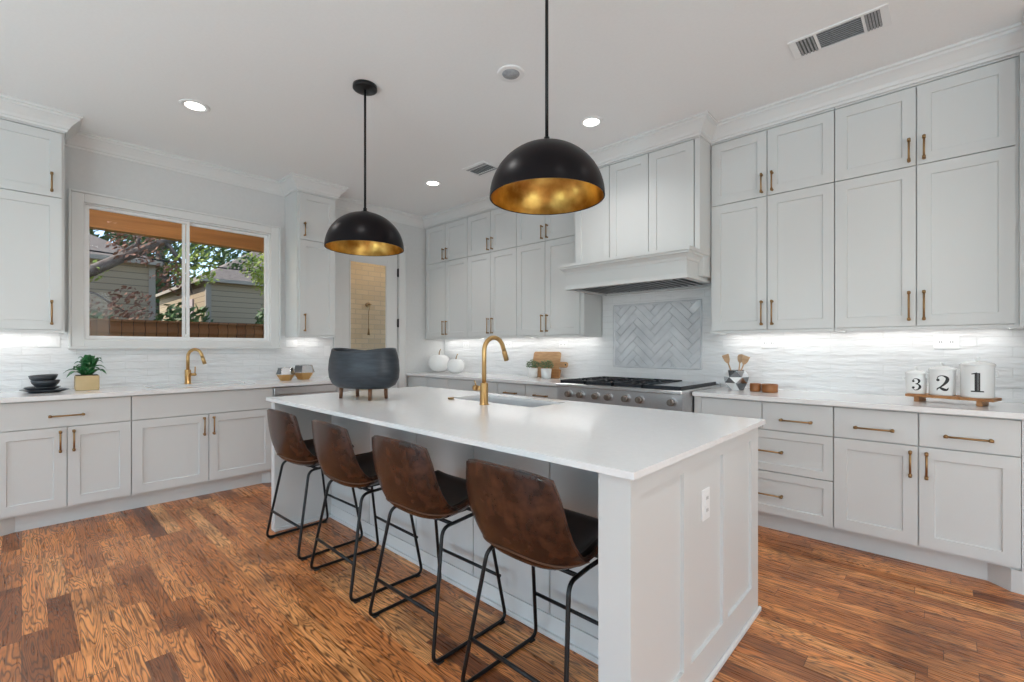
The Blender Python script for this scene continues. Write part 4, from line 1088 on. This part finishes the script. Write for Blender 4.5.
def canister(label, d, R, H, ch):
    p = A0 + ax.normalized()*d; fa = math.atan2(-p.y, -p.x)
    t = thing('canister', label, 'canister', (p.x, p.y, CT+.046), 0, 'numbered white canisters')
    MB().lathe([(0, 0), (R*.97, 0), (R, .006), (R, H-.012), (R*1.02, H-.006), (R*1.02, H), (0, H)], seg=40).build('jar', CERAM, t)
    l = MB().lathe([(R*1.06, H), (R*1.07, H+.006), (R*.98, H+.014), (R*.5, H+.024), (R*.14, H+.027), (0, H+.027)], seg=40).build('lid', CERAM, t)
    MB().lathe([(R*.10, H+.026), (R*.09, H+.034), (R*.17, H+.040), (R*.15, H+.048), (0, H+.050)], seg=20).build('knob', CERAM, l)
    b = MB()
    for s in GL[ch]: stroke(b, s, R+.0008, H*.5, H*.62, fa)
    b.build('numeral', INK, t, fixn=False)
    for s in (-1, 1):
        th = fa+s*PI/2; dx, dy = math.cos(th), math.sin(th)
        MB().tube([(R*dx, R*dy, H*.86), ((R+.012)*dx, (R+.012)*dy, H*.84), ((R+.012)*dx, (R+.012)*dy, H*.68), (R*dx, R*dy, H*.66)], .004, 6).build('side_handle', CERAM, t)
canister('small white canister with a black 3, leftmost on the riser', .028, .048, .116, '3')
canister('medium white canister with a black 2, in the middle of the riser', .150, .058, .146, '2')
canister('large white canister with a black 1, rightmost on the riser', .300, .069, .178, '1')

# ------------------------------------------------------------------ outdoors
def siding(name, c0, c1, step=.14):
    m = mat(name, c0, .7); tc = N(m, 'ShaderNodeTexCoord'); sp = N(m, 'ShaderNodeSeparateXYZ'); LK(m, tc.outputs['Object'], sp.inputs[0])
    f = mth(m, 'FRACT', mth(m, 'DIVIDE', sp.outputs[2], step))
    LK(m, ramp(m, f, [(0, c1), (.10, c1), (.14, c0), (1, c0)]), BS(m).inputs['Base Color']); bump(m, f, .6, .02); return m
def boards(name, c0, c1, step=.14, axis=1):
    m = mat(name, c0, .8); tc = N(m, 'ShaderNodeTexCoord'); sp = N(m, 'ShaderNodeSeparateXYZ'); LK(m, tc.outputs['Object'], sp.inputs[0])
    q = mth(m, 'DIVIDE', sp.outputs[axis], step); f = mth(m, 'FRACT', q); i = mth(m, 'FLOOR', q)
    wn_ = N(m, 'ShaderNodeTexWhiteNoise', noise_dimensions='1D'); LK(m, i, wn_.inputs['W'])
    c = mixc(m, wn_.outputs['Value'], c0, c1); c = mixc(m, mth(m, 'LESS_THAN', f, .06), c, (.02, .01, .006)); LK(m, c, BS(m).inputs['Base Color']); return m
GRASS = noisy('lawn', (.05, .08, .03), (.10, .13, .05), 5, .9)
SID = siding('beige_siding', (.40, .32, .215), (.19, .15, .10)); FEN = boards('cedar_fence', (.25, .11, .045), (.35, .17, .075))
SHING = noisy('roof_shingles', (.10, .085, .07), (.21, .175, .145), 9, .85, stretch=(1, 1, 6), detail=5)
BEAM = noisy('cedar_beam', (.58, .27, .09), (.74, .38, .14), 3, .55, stretch=(2, .4, 9))
BARK = noisy('tree_bark', (.07, .055, .045), (.17, .14, .115), 9, .9, bmp=.5)
LV1 = noisy('dark_foliage', (.03, .07, .02), (.07, .14, .03), 6, .6); LV2 = noisy('bright_foliage', (.20, .30, .04), (.38, .44, .08), 6, .6); LV3 = noisy('withered_foliage', (.16, .07, .045), (.30, .16, .10), 6, .8)
def brickwall():
    m = mat('cream_brick', (.6, .5, .35), .8); tc = N(m, 'ShaderNodeTexCoord'); sp = N(m, 'ShaderNodeSeparateXYZ'); LK(m, tc.outputs['Object'], sp.inputs[0])
    cb = N(m, 'ShaderNodeCombineXYZ'); LK(m, sp.outputs[1], cb.inputs[0]); LK(m, sp.outputs[2], cb.inputs[1])
    b = N(m, 'ShaderNodeTexBrick'); LK(m, cb.outputs[0], b.inputs['Vector']); b.inputs['Scale'].default_value = 1
    b.inputs['Brick Width'].default_value = .21; b.inputs['Row Height'].default_value = .075; b.inputs['Mortar Size'].default_value = .006
    b.inputs['Color1'].default_value = (.72, .58, .38, 1); b.inputs['Color2'].default_value = (.62, .49, .31, 1); b.inputs['Mortar'].default_value = (.55, .45, .31, 1)
    LK(m, b.outputs['Color'], BS(m).inputs['Base Color']); bump(m, b.outputs['Fac'], -.5, .01); return m
GZ = -.2
tag(MB().box(-60, WX-.13, -40, 50, GZ-.1, GZ).build('lawn', GRASS), 'back garden ground beyond the window', 'ground', kind='structure')
t = thing('timber_fence', 'brown timber board fence seen low in the window', 'fence', (-9, 2, GZ)); off = (-9, 2, GZ)
MB().box(-9.02, -9, -8, 14, GZ, 1.63).build('boards', FEN, t, off=off)
MB().box(-9.0, -8.96, -8, 14, 1.47, 1.56).box(-9.05, -8.94, -8, 14, 1.63, 1.66).build('rail', FEN, t, off=off)
tag(MB().box(-7.62, -7.48, -5, 2.86, 2.69, 3.02).build('porch_beam', BEAM), 'orange-brown timber beam across the top of the window view', 'beam')
tag(MB().box(-7.9, WX-.13, -5, 6, 3.02, 3.12).build('porch_roof', BEAM), 'timber porch roof above the window view', 'porch roof')
t = thing('brick_wall', 'cream brick wall seen through the glazed door', 'brick wall', (-6.5, 4.2, GZ))
MB().box(-6.7, -6.5, 2.9, 6.0, GZ, 3.02).build('masonry', brickwall(), t, off=(-6.5, 4.2, GZ))
t = thing('wall_bell', 'small bronze wall hook with hanging chain seen through the glazed door', 'wall bell', (-6.5, 3.66, 1.90)); 
b = MB().tube([(0, 0, 0), (.035, 0, 0)], .035, 16).tube([(.03, 0, 0), (.10, 0, 0)], .012, 8); b.build('bracket', BRONZE, t)
MB().tube([(.09, 0, 0), (.09, -.03, -.12), (.09, -.03, -.38)], .005, 6).tube([(.09, -.03, -.37), (.09, -.03, -.47)], [.008, .02], 10).build('pull', BRONZE, t)
# houses
def house(label, x1, x0, y0, y1, ze, rise, name='neighbour_house', hip=2.5, over=.18):
    t = thing(name, label, 'house', ((x0+x1)/2, (y0+y1)/2, GZ)); off = tuple(t.location)
    MB().box(x0, x1, y0, y1, GZ, ze).build('walls', SID, t, off=off)
    X0, X1, Y0, Y1 = x0-over, x1+over, y0-over, y1+over; h2 = (X1-X0)/2; xm = (X0+X1)/2
    vs = [(X0, Y0, ze), (X1, Y0, ze), (X1, Y1, ze), (X0, Y1, ze), (xm, Y0+h2*.9, ze+rise), (xm, Y1-h2*.9, ze+rise)]
    MB().add(vs, [(0, 1, 4), (1, 2, 5, 4), (2, 3, 5), (3, 0, 4, 5), (3, 2, 1, 0)], False).build('roof', SHING, t, off=off)
    b = MB()
    for (a, c, d, e) in ((X0, X1, Y0-.02, Y0), (X0, X1, Y1, Y1+.02), (X1, X1+.02, Y0, Y1), (X0-.02, X0, Y0, Y1)): b.box(a, c, d, e, ze-.07, ze+.02)
    b.build('fascia', TRIM if 0 else mat('fascia_paint', (.34, .30, .24), .6), t, off=off)
    for (x, y) in ((x1, y0), (x1, y1)): MB().box(x-.10, x+.02, y-.02, y+.10, GZ, ze).build('corner_board', bpy.data.materials['fascia_paint'], t, off=off)
    return t, off
t, off = house('beige sided house with shingle roof behind the left sash of the window', -13.0, -19.0, -6.5, 1.97, 3.15, 1.7)
MB().box(-13, -12.96, -1.5, -.3, 1.2, 2.4).build('house_window', FACET, t, off=off)
t, off = house('beige sided house with a sunlit side wall in the right sash of the window', -14.0, -20.0, 3.30, 11.0, 3.02, 1.9)
MB().box(-16.2, -15.3, 3.26, 3.30, 1.3, 2.6).build('house_window', mat('curtained_window', (.45, .36, .36), .4), t, off=off)
tag(MB().tube([(-12.3, -3, 3.30), (-12.3, -.2, 3.20), (-12.3, 2.5, 3.10), (-12.3, 5.6, 3.12), (-12.3, 10, 3.3)], .016, 6).build('power_cable', BLACK), 'dark utility cable crossing the window view', 'cable')

def cloud(spec, seed, size):
    random.seed(seed); b = MB()
    for (cx, cy, cz, r, n) in spec:
        for i in range(n):
            v = Vector((random.gauss(0, 1), random.gauss(0, 1), random.gauss(0, 1))).normalized()*r*random.uniform(.25, 1)**.6
            p = Vector((cx, cy, cz)) + v; a = Vector((random.gauss(0, 1), random.gauss(0, 1), random.gauss(0, 1))).normalized(); q = a.orthogonal().normalized(); s = size*random.uniform(.6, 1.3)
            c = a.cross(q)
            b.add([p-q*s, p+c*s*.45, p+q*s, p-c*s*.45], [(0, 1, 2, 3)], False)
    return b
def tree(label, base, trunk, branches, clouds, leafm, seed, size):
    t = thing('tree', label, 'tree', base, 0, 'trees behind the window')
    MB().tube([Vector(p)-Vector(base) for p in trunk[0]], trunk[1], 10).build('trunk', BARK, t)
    for pts, r in branches: MB().tube([Vector(p)-Vector(base) for p in pts], r, 8).build('branch', BARK, t)
    for i, (c, lm) in enumerate(zip(clouds, leafm)):
        b = cloud(c, seed+i, size); b.build('foliage', lm, t, off=base, fixn=False)
tree('leaning tree with a thick diagonal limb and withered leaves across the left sash', (-11.2, .1, GZ),
     ([(-11.2, -.6, GZ), (-11.2, -.1, 1.6), (-11.1, .35, 2.25), (-11.0, 1.2, 2.85), (-10.9, 2.0, 3.35), (-10.8, 3.0, 3.8)], [.16, .13, .105, .09, .075, .05]),
     [([(-11.0, 1.1, 2.8), (-11.1, 1.5, 3.2), (-11.2, 1.6, 3.9)], [.06, .04, .02]), ([(-10.9, 1.9, 3.25), (-10.8, 2.2, 2.8), (-10.8, 2.3, 2.3)], [.05, .03, .01]), ([(-11.1, .4, 2.3), (-11.0, .9, 2.2), (-11, 1.3, 1.9)], [.035, .02, .01])],
     [[(-11.1, .65, 1.95, .33, 110), (-11, 1.35, 2.0, .40, 190), (-10.9, 1.45, 3.2, .45, 330), (-10.9, 2.0, 2.6, .35, 160)], [(-10.9, 2.35, 2.9, .5, 380), (-11.1, .9, 2.6, .2, 45)]], [LV3, LV2], 11, .05)
tree('tall dark green tree seen between and above the two houses', (-22.6, 3.8, GZ), ([(-22.6, 3.8, GZ), (-22.5, 3.8, 3), (-22.6, 3.7, 6.5)], [.3, .22, .1]), [([(-22.5, 3.8, 3.5), (-22.3, 2.9, 5.5)], [.12, .05])],
     [[(-22.8, 3.6, 3.2, 1.6, 1000), (-22.8, 3.2, 5.3, 1.7, 600), (-22.8, 5.6, 6.2, 1.7, 500), (-22.8, .6, 6.3, 1.9, 520)], [(-22.3, 3.7, 1.6, 1.0, 300)]], [LV1, LV2], 21, .17)
tree('yellow-green leafy tree at the right edge of the window view', (-11.0, 4.15, GZ), ([(-11.0, 4.15, GZ), (-11.0, 4.1, 1.6), (-11.0, 3.9, 3.2)], [.07, .06, .04]), [([(-11, 4.05, 2.2), (-11, 3.6, 3.0)], [.03, .012])],
     [[(-11.0, 3.95, 2.75, .52, 700), (-11, 3.6, 3.0, .38, 380), (-11.0, 4.2, 2.0, .35, 350)], [(-11, 3.95, 1.95, .4, 260), (-11, 3.15, 3.15, .35, 150)]], [LV2, LV1], 31, .05)
for lbl, x, y, z, r, n, sd in (('dark conifer shrub behind the fence between the houses', -12.0, 2.4, 1.7, .55, 500, 41), ('dark shrub behind the fence at the right edge of the window', -12.7, 4.45, 1.75, .5, 420, 42), ('dark shrub behind the fence at the left of the window', -12.2, .9, 1.55, .45, 350, 43)):
    t = thing('shrub', lbl, 'shrub', (x, y, GZ), 0, 'shrubs behind the fence')
    MB().tube([(0, 0, 0), (0, 0, z-GZ)], [.04, .02], 6).build('stem', BARK, t)
    cloud([(x, y, z, r, n), (x, y+.2, z-.6, r, n//2)], sd, .09).build('foliage', LV1, t, off=(x, y, GZ), fixn=False)
t = thing('tree', 'distant tree line closing the view above the roofs', 'tree', (-30, 5, GZ))
MB().tube([(0, 0, 0), (0, 0, 6)], [.4, .2], 8).build('trunk', BARK, t)
cloud([(-30, 2+k*3.2, 6.2+(k*37 % 5)*.5, 2.6, 420) for k in range(-2, 6)], 51, .26).build('foliage', LV1, t, off=(-30, 5, GZ), fixn=False)

for lbl, x, y, pw in (('added unseen porch ceiling lamp outside the glazed door', -5.85, 3.75, 7), ('added unseen porch ceiling lamp outside the kitchen window', -6.0, .9, 17)):
    t = thing('added_porch_lamp', lbl, 'added outdoor lamp', (x, y, 3.02), 0, 'added porch lamps')  # added lamps, unseen, that brighten the brick wall and the beam
    MB().lathe([(0, -.012), (.11, -.012), (.12, 0)], seg=28).build('base_plate', PLASTIC, t)
    MB().lathe([(0, -.075), (.06, -.065), (.095, -.035), (.10, -.012)], seg=28).build('diffuser', LAMP, t)
    l = light('added_porch_fill', 'POINT', (0, 0, -.15), (0, 0, -1), pw, (1, .86, .66), shadow_soft_size=.1); l.parent = t

# housings of the added unseen fill lights, on the floor behind and beside the camera
for ux, uy, un, uc in ADDED_FILL:
    t = thing('floor_uplight', {'a': 'added unseen fill light drum left of the camera', 'b': 'added unseen fill light drum behind the camera', 'c': 'added unseen fill light drum right of the camera'}[un], 'floor lamp', (ux, uy, 0), 0, 'added fill lights')
    MB().lathe([(0, 0), (.17, 0), (.19, .02), (.19, .36), (.18, .36), (.18, .30), (0, .30)], seg=40).build('drum', PLASTIC, t)
    MB().lathe([(0, .31), (.175, .31)], seg=40, cap=False).build('diffuser', LAMP, t)
